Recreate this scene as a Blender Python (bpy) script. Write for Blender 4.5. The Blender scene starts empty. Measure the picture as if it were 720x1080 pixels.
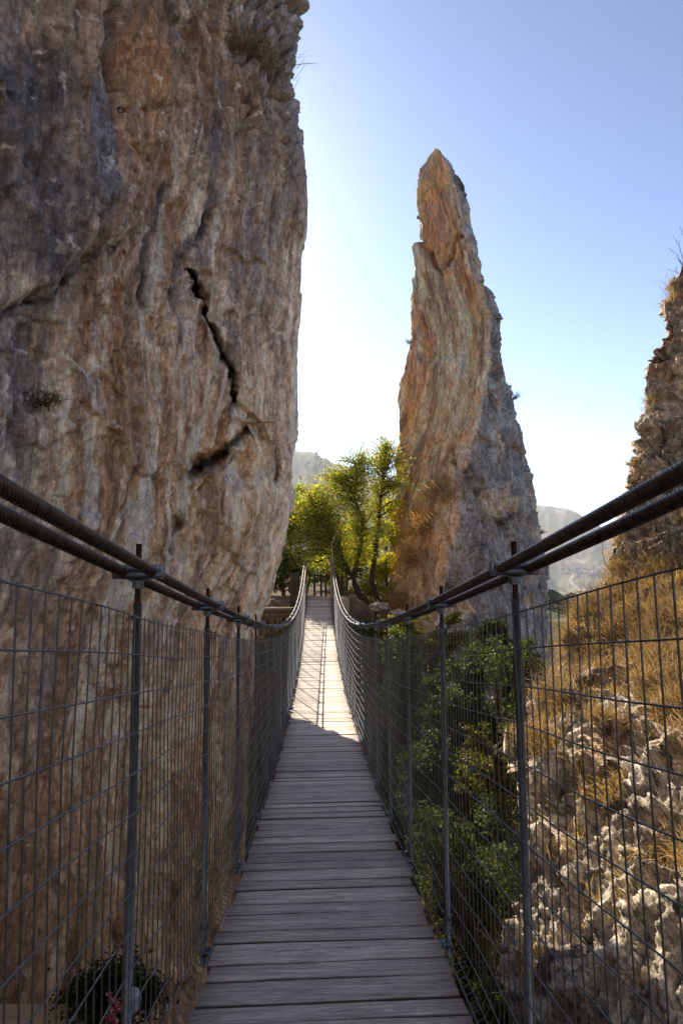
import bpy, math, random
import numpy as np
from mathutils import Matrix
rng = np.random.RandomState(7); random.seed(7)
S = bpy.context.scene; COL = S.collection

# ------------------------------------------------------------------ camera
FPX = 612.0; YAW = math.radians(2.35); PIT = math.radians(5.3); ROLL = math.radians(.5)
def _rz(a): return np.array([[math.cos(a),-math.sin(a),0],[math.sin(a),math.cos(a),0],[0,0,1]])
def _rx(a): return np.array([[1,0,0],[0,math.cos(a),-math.sin(a)],[0,math.sin(a),math.cos(a)]])
CR = _rz(-YAW) @ _rx(math.pi/2+PIT) @ _rz(-ROLL)
cam = bpy.data.objects.new('camera', bpy.data.cameras.new('camera')); COL.objects.link(cam)
m4 = Matrix.Identity(4)
for i in range(3):
    for j in range(3): m4[i][j] = CR[i][j]
cam.matrix_world = m4
cam.data.sensor_fit = 'VERTICAL'; cam.data.sensor_height = 36; cam.data.lens = FPX/1080*36
cam.data.clip_start = .05; cam.data.clip_end = 30000
S.camera = cam

# ------------------------------------------------------------------ light
SUN_AZ = math.radians(-16.2); SUN_EL = math.radians(34.7)       # az from +Y towards +X
w = bpy.data.worlds.new('World'); S.world = w; w.use_nodes = True
nt = w.node_tree; bg = nt.nodes['Background']
sky = nt.nodes.new('ShaderNodeTexSky'); sky.sky_type = 'NISHITA'; sky.sun_disc = False
sky.sun_elevation = SUN_EL; sky.sun_rotation = SUN_AZ
sky.altitude = 3000; sky.air_density = 1.0; sky.dust_density = 2.4; sky.ozone_density = 4.5
hsv = nt.nodes.new('ShaderNodeHueSaturation'); hsv.inputs['Saturation'].default_value = .72
nt.links.new(sky.outputs[0], hsv.inputs['Color'])
def vm(op, a, v):
    n = nt.nodes.new('ShaderNodeVectorMath'); n.operation = op; nt.links.new(a, n.inputs[0]); n.inputs[1].default_value = (v,v,v); return n.outputs[0]
k1 = vm('MULTIPLY', hsv.outputs[0], .13); gm = nt.nodes.new('ShaderNodeGamma'); gm.inputs[1].default_value = 1.65; nt.links.new(k1, gm.inputs[0]); k2 = vm('MULTIPLY', gm.outputs[0], 1.55/.13)
tint = nt.nodes.new('ShaderNodeMix'); tint.data_type = 'RGBA'; tint.blend_type = 'MULTIPLY'; tint.inputs['Factor'].default_value = 1
tint.inputs['B'].default_value = (1.04,1.02,.93,1); nt.links.new(k2, tint.inputs['A']); nt.links.new(tint.outputs['Result'], bg.inputs[0])
bg.inputs[1].default_value = .13
sl = bpy.data.lights.new('sun', 'SUN'); sl.energy = 5.0; sl.angle = math.radians(.5); sl.color = (1,.86,.68)
sun = bpy.data.objects.new('sun', sl); COL.objects.link(sun)
sd = np.array([math.sin(SUN_AZ)*math.cos(SUN_EL), math.cos(SUN_AZ)*math.cos(SUN_EL), math.sin(SUN_EL)])
from mathutils import Vector
sun.rotation_euler = Vector(sd).to_track_quat('Z','Y').to_euler(); sun.location = (0,0,40)
vs = S.view_settings; vs.view_transform = 'Standard'; vs.look = 'None'; vs.gamma = 1; vs.use_curve_mapping = False
vs.exposure = 1.05

# ------------------------------------------------------------------ helpers
def px(P):
    c = np.asarray(P) @ CR
    z = np.minimum(c[...,2], -1e-3)
    return 360+FPX*c[...,0]/-z, 540-FPX*c[...,1]/-z
def W(x, y, D):
    v = CR @ np.array([x-360, 540-y, -FPX]); return v/v[1]*D
def sm(a, b, x):
    t = np.clip((x-a)/(b-a+1e-12), 0, 1); return t*t*(3-2*t)
_pr = np.random.RandomState(3).permutation(256).astype(np.int32); _pr = np.concatenate([_pr,_pr,_pr])
_gr = np.random.RandomState(5).normal(size=(256,3)); _gr /= np.linalg.norm(_gr,axis=1)[:,None]
def noise(p):
    p = np.asarray(p, dtype=np.float64); i = np.floor(p).astype(np.int64); f = p-i
    u = f*f*f*(f*(f*6-15)+10); i &= 255; out = 0
    for dx in (0,1):
        wx = u[...,0] if dx else 1-u[...,0]
        for dy in (0,1):
            wy = u[...,1] if dy else 1-u[...,1]
            for dz in (0,1):
                wz = u[...,2] if dz else 1-u[...,2]
                h = _pr[_pr[_pr[(i[...,0]+dx)&255]+((i[...,1]+dy)&255)]+((i[...,2]+dz)&255)]
                g = _gr[h]
                out = out + wx*wy*wz*(g[...,0]*(f[...,0]-dx)+g[...,1]*(f[...,1]-dy)+g[...,2]*(f[...,2]-dz))
    return out*1.5
def fbm(p, o=4, r=.5, seed=0):
    p = np.asarray(p)+seed*17.3; a = 1; s = 0
    for k in range(o): s = s+a*noise(p); p = p*2.03+3.1; a *= r
    return s
def ridged(p, o=4, r=.55, seed=0):
    p = np.asarray(p)+seed*11.7; a = 1; s = 0
    for k in range(o): s = s+a*(1-2*np.abs(noise(p))); p = p*2.07+5.3; a *= r
    return s
_jit = np.random.RandomState(9).rand(256,3)
def worley(p, seed=0):
    p = np.asarray(p)+seed*7.7; i = np.floor(p).astype(np.int64)
    f1 = np.full(p.shape[:-1], 9.); f2 = f1.copy(); idc = np.zeros(p.shape[:-1])
    for dx in (-1,0,1):
        for dy in (-1,0,1):
            for dz in (-1,0,1):
                c = i+np.array([dx,dy,dz])
                h = _pr[_pr[_pr[c[...,0]&255]+(c[...,1]&255)]+(c[...,2]&255)]
                d = np.linalg.norm(c+_jit[h]-p, axis=-1)
                n = d < f1
                f2 = np.where(n, f1, np.minimum(f2, d)); f1 = np.where(n, d, f1); idc = np.where(n, h/255., idc)
    return f1, f2, idc
_fd = np.random.RandomState(19).normal(size=(256,3)); _fd /= np.linalg.norm(_fd,axis=1)[:,None]
def facet(p, seed=0):
    """angular broken-stone relief: every cell is a tilted plane"""
    p = np.asarray(p)+seed*9.3; i = np.floor(p).astype(np.int64); f1 = np.full(p.shape[:-1], 9.); out = np.zeros(p.shape[:-1])
    for dx in (-1,0,1):
        for dy in (-1,0,1):
            for dz in (-1,0,1):
                c = i+np.array([dx,dy,dz]); h = _pr[_pr[_pr[c[...,0]&255]+(c[...,1]&255)]+(c[...,2]&255)]
                v = p-(c+_jit[h]); d = np.linalg.norm(v, axis=-1); n = d < f1
                out = np.where(n, (v*_fd[h]).sum(-1)+.35*(h/255.-.5), out); f1 = np.where(n, d, f1)
    return out
def st(*a): return np.stack(a, axis=-1)
def pldist(x, y, pts):
    """distance to a polyline, and position 0..1 along it"""
    pts = np.array(pts, float); best = np.full(x.shape, 1e9); tt = np.zeros(x.shape); n = len(pts)-1
    for k in range(n):
        a, b = pts[k], pts[k+1]; d = b-a
        t = np.clip(((x-a[0])*d[0]+(y-a[1])*d[1])/(d@d), 0, 1)
        q = np.hypot(x-a[0]-t*d[0], y-a[1]-t*d[1]); m = q < best
        best = np.where(m, q, best); tt = np.where(m, (k+t)/n, tt)
    return best, tt
def spline(pts, n, dens=None):
    """Catmull-Rom through pts, resampled to n points"""
    p = np.array(pts, float); p = np.vstack([2*p[0]-p[1], p, 2*p[-1]-p[-2]]); out = []
    for i in range(1, len(p)-2):
        t = np.linspace(0, 1, 60, endpoint=False)[:,None]
        out.append(.5*((2*p[i])+(-p[i-1]+p[i+1])*t+(2*p[i-1]-5*p[i]+4*p[i+1]-p[i+2])*t**2+(-p[i-1]+3*p[i]-3*p[i+1]+p[i+2])*t**3))
    q = np.vstack(out+[p[-2:-1]])
    L = np.concatenate([[0], np.cumsum(np.linalg.norm(np.diff(q,axis=0),axis=1))])
    if dens is not None:
        d = np.interp(L/L[-1], dens[0], dens[1]); cw = np.concatenate([[0], np.cumsum((d[1:]+d[:-1])/2*np.diff(L))])
    else: cw = L
    s = np.interp(np.linspace(0, cw[-1], n), cw, L)
    return np.stack([np.interp(s, L, q[:,k]) for k in range(q.shape[1])], 1), s

def link(o, parent=None):
    COL.objects.link(o)
    if parent is not None: o.parent = parent
    return o
def mesh_obj(name, V, F, mat, parent=None, col=None, smooth=True, cname='Col'):
    V = np.asarray(V, dtype=np.float32).reshape(-1,3)
    me = bpy.data.meshes.new(name)
    if isinstance(F, np.ndarray):
        k = F.shape[1]; nf = len(F); loops = F.astype(np.int32).ravel()
        starts = np.arange(0, nf*k, k, dtype=np.int32); tot = np.full(nf, k, dtype=np.int32)
    else:
        tot = np.array([len(f) for f in F], dtype=np.int32); loops = np.array([i for f in F for i in f], dtype=np.int32)
        starts = np.concatenate([[0], np.cumsum(tot)[:-1]]).astype(np.int32); nf = len(F)
    me.vertices.add(len(V)); me.vertices.foreach_set('co', V.ravel())
    me.loops.add(len(loops)); me.loops.foreach_set('vertex_index', loops)
    me.polygons.add(nf); me.polygons.foreach_set('loop_start', starts); me.polygons.foreach_set('loop_total', tot)
    me.polygons.foreach_set('use_smooth', np.full(nf, smooth, dtype=bool))
    me.update(calc_edges=True)
    if col is not None:
        c = np.ones((len(V),4), dtype=np.float32); c[:,:col.reshape(-1,col.shape[-1]).shape[1]] = col.reshape(-1,col.shape[-1])
        at = me.color_attributes.new(cname, 'FLOAT_COLOR', 'POINT'); at.data.foreach_set('color', c.ravel())
    me.materials.append(mat); o = bpy.data.objects.new(name, me); return link(o, parent)
def gridF(nu, nv, wu=False, wv=False):
    iu = np.arange(nu if wu else nu-1); iv = np.arange(nv if wv else nv-1)
    a, b = np.meshgrid(iu, iv, indexing='ij'); a1 = (a+1)%nu; b1 = (b+1)%nv
    return np.stack([a*nv+b, a1*nv+b, a1*nv+b1, a*nv+b1], -1).reshape(-1,4)
class MB:
    def __init__(s): s.V = []; s.F = []; s.n = 0; s.C = []
    def add(s, V, F, c=None):
        V = np.asarray(V, float).reshape(-1,3); s.V.append(V); s.F += [tuple(int(i)+s.n for i in f) for f in F]
        s.C.append(np.tile(np.array(c if c is not None else (.5,.5,.5), float), (len(V),1))); s.n += len(V)
    def box(s, c, size, rz=0, R=None, col=None, bev=0):
        x, y, z = np.array(size)/2.; b = bev
        if b <= 0:
            v = np.array([[i*x,j*y,k*z] for k in (-1,1) for (i,j) in ((-1,-1),(1,-1),(1,1),(-1,1))])
            F = [(3,2,1,0),(4,5,6,7),(0,1,5,4),(1,2,6,5),(2,3,7,6),(3,0,4,7)]
        else:
            rings = [(x-b,y-b,-z),(x,y,-z+b),(x,y,z-b),(x-b,y-b,z)]; v = []
            for (X,Y,Z) in rings:
                q = min(b, X*.5, Y*.5)
                v += [(-X,-Y+q,Z),(-X+q,-Y,Z),(X-q,-Y,Z),(X,-Y+q,Z),(X,Y-q,Z),(X-q,Y,Z),(-X+q,Y,Z),(-X,Y-q,Z)]
            v = np.array(v); F = [tuple(range(7,-1,-1)), tuple(range(24,32))]
            for r in range(3):
                for k in range(8): F.append((r*8+k, r*8+(k+1)%8, r*8+8+(k+1)%8, r*8+8+k))
        if R is None: R = _rz(rz)
        s.add(v@R.T+np.array(c), F, col)
    def tube(s, P, r, n=8, col=None, cap=True):
        P = np.asarray(P, float); m = len(P); r = np.broadcast_to(np.asarray(r, float), (m,))
        T = np.gradient(P, axis=0); T /= np.linalg.norm(T,axis=1)[:,None]+1e-12
        up = np.array([0,0,1.]) if abs(T[0][2]) < .9 else np.array([1.,0,0])
        A = np.cross(T, up); A /= np.linalg.norm(A,axis=1)[:,None]+1e-12; B = np.cross(A, T)
        t = np.arange(n)*2*math.pi/n
        V = P[:,None]+r[:,None,None]*(A[:,None]*np.cos(t)[None,:,None]+B[:,None]*np.sin(t)[None,:,None])
        F = [(i*n+k, i*n+(k+1)%n, (i+1)*n+(k+1)%n, (i+1)*n+k) for i in range(m-1) for k in range(n)]
        if cap: F += [tuple(range(n)), tuple(range((m-1)*n+n-1, (m-1)*n-1, -1))]
        s.add(V, F, col)
    def build(s, name, mat, parent=None, smooth=False, col=False):
        return mesh_obj(name, np.vstack(s.V), s.F, mat, parent, np.vstack(s.C) if col else None, smooth)
def tubes_fast(P, r, n=5):
    """P [k,m,3] polylines of equal length -> V,F"""
    P = np.asarray(P, float); k, m, _ = P.shape
    T = np.gradient(P, axis=1); T /= np.linalg.norm(T,axis=-1,keepdims=True)+1e-12
    up = np.array([0.13,0.07,1.]) if abs(T[0,0,2]) < .8 else np.array([1.,.1,.05])
    A = np.cross(T, up); A /= np.linalg.norm(A,axis=-1,keepdims=True); B = np.cross(A, T)
    t = np.arange(n)*2*math.pi/n
    V = P[:,:,None]+r*(A[:,:,None]*np.cos(t)[None,None,:,None]+B[:,:,None]*np.sin(t)[None,None,:,None])
    f = gridF(m, n, wv=True)
    F = (f[None]+(np.arange(k)*m*n)[:,None,None]).reshape(-1,4)
    return V.reshape(-1,3), F
def normals(P):
    du = np.gradient(P, axis=0); dv = np.gradient(P, axis=1); n = np.cross(du, dv)
    return n/(np.linalg.norm(n,axis=-1,keepdims=True)+1e-12)
def tag(o, label=None, cat=None, group=None, kind=None):
    if label: o['label'] = label
    if cat: o['category'] = cat
    if group: o['group'] = group
    if kind: o['kind'] = kind
    return o
def empty(name, loc, label, cat, group=None, rz=0):
    o = bpy.data.objects.new(name, None); o.empty_display_size = .2; COL.objects.link(o)
    o.location = loc; o.rotation_euler = (0,0,rz); tag(o, label, cat, group); return o

# ------------------------------------------------------------------ materials
def mat(name, base=(.5,.5,.5), rough=.8, metal=0, attr=False, bump=0, bscale=30, var=0, vscale=4, stretch=(1,1,1), spec=.3,
        base2=None, transl=0, tcol=None, bdist=.02):
    m = bpy.data.materials.new(name); m.use_nodes = True; t = m.node_tree; N = t.nodes; L = t.links
    b = N['Principled BSDF']; b.inputs['Roughness'].default_value = rough; b.inputs['Metallic'].default_value = metal
    b.inputs['Specular IOR Level'].default_value = spec
    tc = N.new('ShaderNodeTexCoord'); mp = N.new('ShaderNodeMapping'); mp.inputs['Scale'].default_value = stretch
    L.new(tc.outputs['Object'], mp.inputs['Vector'])
    if attr:
        a = N.new('ShaderNodeAttribute'); a.attribute_name = 'Col'; src = a.outputs['Color']
    else:
        c = N.new('ShaderNodeRGB'); c.outputs[0].default_value = (*base,1); src = c.outputs[0]
    if var > 0:
        n = N.new('ShaderNodeTexNoise'); n.inputs['Scale'].default_value = vscale; n.inputs['Detail'].default_value = 7; n.inputs['Roughness'].default_value = .65
        L.new(mp.outputs[0], n.inputs['Vector'])
        r = N.new('ShaderNodeMapRange'); r.inputs['From Min'].default_value = .3; r.inputs['From Max'].default_value = .7
        L.new(n.outputs[0], r.inputs['Value'])
        if base2 is not None:
            mx = N.new('ShaderNodeMix'); mx.data_type = 'RGBA'; L.new(r.outputs[0], mx.inputs['Factor'])
            L.new(src, mx.inputs['A']); mx.inputs['B'].default_value = (*base2,1); src = mx.outputs['Result']
        else:
            r.inputs['To Min'].default_value = 1-var; r.inputs['To Max'].default_value = 1+var
            mx = N.new('ShaderNodeMix'); mx.data_type = 'RGBA'; mx.blend_type = 'MULTIPLY'; mx.inputs['Factor'].default_value = 1
            L.new(src, mx.inputs['A']); cb = N.new('ShaderNodeCombineColor')
            for k in range(3): L.new(r.outputs[0], cb.inputs[k])
            L.new(cb.outputs[0], mx.inputs['B']); src = mx.outputs['Result']
    L.new(src, b.inputs['Base Color'])
    if bump > 0:
        n2 = N.new('ShaderNodeTexNoise'); n2.inputs['Scale'].default_value = bscale; n2.inputs['Detail'].default_value = 8; n2.inputs['Roughness'].default_value = .7
        L.new(mp.outputs[0], n2.inputs['Vector']); bp = N.new('ShaderNodeBump'); bp.inputs['Strength'].default_value = bump; bp.inputs['Distance'].default_value = bdist
        L.new(n2.outputs[0], bp.inputs['Height']); L.new(bp.outputs[0], b.inputs['Normal'])
    if transl > 0:
        tr = N.new('ShaderNodeBsdfTranslucent'); ms = N.new('ShaderNodeMixShader'); ms.inputs[0].default_value = transl
        if tcol is not None:
            mc = N.new('ShaderNodeMix'); mc.data_type = 'RGBA'; mc.blend_type = 'MULTIPLY'; mc.inputs['Factor'].default_value = 1
            L.new(src, mc.inputs['A']); mc.inputs['B'].default_value = (*tcol,1); L.new(mc.outputs['Result'], tr.inputs[0])
        else: L.new(src, tr.inputs[0])
        L.new(b.outputs[0], ms.inputs[1]); L.new(tr.outputs[0], ms.inputs[2]); L.new(ms.outputs[0], N['Material Output'].inputs['Surface'])
    return m
M = {}
M['cliff'] = mat('cliff_rock', rough=.9, attr=True, var=.28, vscale=7, stretch=(1,1,.45), bump=.9, bscale=9, spec=.2, bdist=.09)
M['pinn'] = mat('pinnacle_rock', rough=.9, attr=True, var=.25, vscale=4, stretch=(1,1,.5), bump=.9, bscale=4, spec=.2, bdist=.12)
M['rock'] = mat('outcrop_rock', rough=.9, attr=True, var=.3, vscale=9, bump=.9, bscale=14, spec=.2, bdist=.04)
M['terrain'] = mat('terrain_ground', rough=1, attr=True, var=.45, vscale=1.3, spec=.1, bump=.8, bscale=4, bdist=.15)
M['earth'] = mat('brown_earth', (.16,.12,.085), 1, var=.35, vscale=3, bump=.8, bscale=10, spec=.1, bdist=.04)
M['wood'] = mat('weathered_wood', rough=.6, attr=True, var=.4, vscale=14, stretch=(.25,4,4), bump=.6, bscale=16, spec=.4, bdist=.008)
M['steel'] = mat('galvanised_steel', (.16,.205,.27), .45, .7, var=.3, vscale=25, bump=.2, bscale=60, bdist=.002)
M['rod'] = mat('rusty_rod', (.05,.032,.024), .8, .3, var=.4, vscale=80, bump=.5, bscale=200, bdist=.002)
M['wire'] = mat('mesh_wire', (.16,.18,.205), .45, .85, var=.3, vscale=20)
M['cable'] = mat('steel_cable', (.115,.09,.075), .36, .85, var=.5, vscale=40)
M['bark'] = mat('tree_bark', (.07,.05,.035), .95, var=.4, vscale=12, stretch=(1,1,.3), bump=.7, bscale=20, spec=.1)
M['leaf'] = mat('leaves', rough=.55, attr=True, transl=.55, tcol=(3.0,2.6,.9), spec=.25)
M['gleaf'] = mat('shaded_leaves', rough=.55, attr=True, transl=.45, tcol=(1.7,1.6,.7), spec=.25)  # duller copy of the leaf material, with the gorge shade put into it
M['straw'] = mat('dry_grass', rough=.7, attr=True, transl=.35, tcol=(1.3,1.1,.7), spec=.2)
M['railwood'] = mat('dark_timber', (.06,.045,.035), .8, var=.4, vscale=8, stretch=(1,1,.3), bump=.4, bscale=20)
M['conc'] = mat('old_concrete', (.34,.31,.27), .9, var=.3, vscale=4, bump=.5, bscale=14)
M['plaster'] = mat('pale_plaster', (.7,.66,.6), .9, var=.1, vscale=.3)
M['tiles'] = mat('roof_tiles', (.4,.22,.14), .9, var=.2, vscale=.5)
M['glass'] = mat('dark_window', (.05,.06,.07), .2, var=.2, vscale=1)
M['plank'] = mat('pale_timber', (.34,.24,.13), .7, var=.35, vscale=6, stretch=(.5,5,5), bump=.3, bscale=20)
M['pink'] = mat('pink_cloth', (.32,.02,.09), .8, var=.9, vscale=60, base2=(.6,.3,.36))
M['white'] = mat('white_cloth', (.75,.77,.8), .6, var=.9, vscale=30, base2=(.15,.17,.25))
M['road'] = mat('pale_road', (.42,.39,.35), 1, var=.1, vscale=.1)

def crisp(m, sc, amt, crack=.5, fleck=.25, st_=(1,1,1)):
    t = m.node_tree; N = t.nodes; L = t.links; b = N['Principled BSDF']; src = b.inputs['Base Color'].links[0].from_socket
    tc = N.new('ShaderNodeTexCoord'); mp = N.new('ShaderNodeMapping'); mp.inputs['Scale'].default_value = st_; L.new(tc.outputs['Object'], mp.inputs[0])
    def noi(scale, det=9, ro=.72):
        n = N.new('ShaderNodeTexNoise'); n.inputs['Scale'].default_value = scale; n.inputs['Detail'].default_value = det; n.inputs['Roughness'].default_value = ro; L.new(mp.outputs[0], n.inputs['Vector']); return n.outputs[0]
    def rng_(v, a, b_, c, d):
        r = N.new('ShaderNodeMapRange'); L.new(v, r.inputs['Value'])
        for k,x in zip(('From Min','From Max','To Min','To Max'),(a,b_,c,d)): r.inputs[k].default_value = x
        return r.outputs[0]
    def mul(c, f):
        mx = N.new('ShaderNodeMix'); mx.data_type = 'RGBA'; mx.blend_type = 'MULTIPLY'; mx.inputs['Factor'].default_value = 1; L.new(c, mx.inputs['A'])
        cc = N.new('ShaderNodeCombineColor'); [L.new(f, cc.inputs[k]) for k in range(3)]; L.new(cc.outputs[0], mx.inputs['B']); return mx.outputs['Result']
    src = mul(src, rng_(noi(sc), .36, .64, 1-amt, 1+amt)); src = mul(src, rng_(noi(sc*5,6,.85), .4, .6, 1-amt, 1+amt)); src = mul(src, rng_(noi(sc*2.3,7,.75), .56, .63, 1, 1-amt*1.1))
    # thin irregular mineral veins / cracks
    v = N.new('ShaderNodeTexVoronoi'); v.feature = 'DISTANCE_TO_EDGE'; v.inputs['Scale'].default_value = sc*.5
    wv = N.new('ShaderNodeMix'); wv.data_type = 'VECTOR'; wv.inputs['Factor'].default_value = .12
    nn = N.new('ShaderNodeTexNoise'); nn.inputs['Scale'].default_value = sc*.8; nn.inputs['Detail'].default_value = 6; L.new(mp.outputs[0], nn.inputs['Vector'])
    L.new(mp.outputs[0], wv.inputs['A']); L.new(nn.outputs['Color'], wv.inputs['B']); L.new(wv.outputs['Result'], v.inputs['Vector'])
    msk = rng_(noi(sc*.35,3,.5), .45, .6, 0, 1)
    ck = rng_(v.outputs['Distance'], .0, .035, 1-crack, 1); inv = N.new('ShaderNodeMix'); inv.data_type='FLOAT'; L.new(msk, inv.inputs['Factor']); inv.inputs['A'].default_value = 1; L.new(ck, inv.inputs['B'])
    src = mul(src, inv.outputs['Result'])
    # pale lichen flecks
    fl = rng_(noi(sc*3.1,5,.65), .62, .68, 0, fleck); mx = N.new('ShaderNodeMix'); mx.data_type = 'RGBA'; L.new(fl, mx.inputs['Factor']); L.new(src, mx.inputs['A']); mx.inputs['B'].default_value = (.62,.57,.5,1)
    L.new(mx.outputs['Result'], b.inputs['Base Color'])
crisp(M['cliff'], 6, .30, .35, .45, (1,1,.3)); crisp(M['pinn'], 2.6, .32, .35, .3, (1,1,.25)); crisp(M['rock'], 9, .36, .6, .3)
crisp(M['wood'], 34, .26, .6, .0, (.10,1,1)); crisp(M['terrain'], .35, .3, .0, .2)

def mixc(a, b, t): return np.asarray(a)+(np.asarray(b)-np.asarray(a))*np.clip(t,0,1)[...,None]

# ------------------------------------------------------------------ terrain
def terr_h(x, y):
    r = np.hypot(x, y)+1e-6; az = np.arctan2(x, y); xp = 334+FPX*np.tan(np.clip(az,-1.2,1.2))
    back = np.abs(az) > 1.2
    # skyline elevation (tangent) against azimuth
    el = np.interp(xp, [-900,-200,150,300,340,365,400,500,575,600,622,640,720,900,1900], [.16,.2,.22,.21,.19,.172,.155,.12,.106,.1,.085,.062,.05,.08,.14])
    el = np.where(back, .15, el)
    el = el+.006*fbm(st(az*14, az*0, r*0+2), 4)
    rr = np.interp(xp, [0,330,460,560,1900], [1900,2000,2600,3600,3300])
    floor = -12-138*sm(150, 800, r)
    near = fbm(st(x/60., y/60., x*0), 4)*6*sm(25,120,r)
    crest = el*rr*np.cos(np.clip(az,-1.2,1.2))
    start = np.interp(xp, [0,330,460,560,1900], [.35,.35,.5,.6,.5])*rr
    t = np.clip((r-start)/(rr-start), 0, 1); rise = t**1.25
    gully = ridged(st(x/700., y/700., x*0+5), 4)*.5
    h = floor+near*1.5+(crest-floor)*rise
    h = h+gully*38*sm(.02,.35,t)*(1-sm(.8,1.0,t))
    h = np.where(r > rr, h-(r-rr)*.05, h)
    # gorge at the bridge and the terraces at both ends
    h = np.where(r < 150, h, h)
    far = sm(19.6, 23.2, y)*(1-sm(60, 140, r))*(1-sm(1.2, 7, x-.08*(y-22)))*sm(-30,-14,x)
    h = h*(1-far)+(-1.36+.015*(y-22)+.12*fbm(st(x*.8,y*.8,x*0),3))*far
    nr = sm(-1.2,-3.0, y)*(1-sm(40,90,r)); h = h*(1-nr)+(-.95)*nr
    return h
def build_terrain():
    nr, na = 330, 720
    r = np.concatenate([[0.01], np.geomspace(1.2, 9000, nr-1)]); a = np.linspace(-math.pi, math.pi, na+1)[:-1]
    # finer azimuth ahead
    a = a-0.62*np.sin(a)
    R, A = np.meshgrid(r, a, indexing='ij'); X = R*np.sin(A); Y = R*np.cos(A); H = terr_h(X, Y)
    P = st(X, Y, H)
    n1 = fbm(st(X/90, Y/90, X*0), 5, .6); n2 = fbm(st(X/18, Y/18, X*0+4), 4, .6)
    dry = np.array([.30,.25,.17]); scrub = np.array([.07,.085,.045]); pale = np.array([.42,.38,.3]); olive = np.array([.12,.13,.075])
    c = mixc(dry, olive, sm(-.35,.2,n1)); vg_ = (1-sm(1500,2300,R))*sm(60,200,R); c = mixc(c, (.085,.11,.05), vg_*.75); c = mixc(c, scrub, sm(0,.35,n2)); c = mixc(c, pale, sm(.45,.75,n1-n2*.3)*.8)
    near_ = mixc(np.array([.13,.10,.07]), (.05,.055,.03), sm(-.2,.3,fbm(st(X*.5,Y*.5,X*0),4,seed=91))); near_ = mixc(near_, (.17,.12,.08), sm(21,22.5,Y)*(1-sm(30,40,R))); nn_ = 1-sm(40,110,R); c = c*(1-nn_[...,None])+near_*nn_[...,None]
    o = mesh_obj('terrain', P, gridF(nr, na, wv=True), M['terrain'], col=c); tag(o, 'gorge, valley and hazy hills', kind='structure')
build_terrain()

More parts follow.
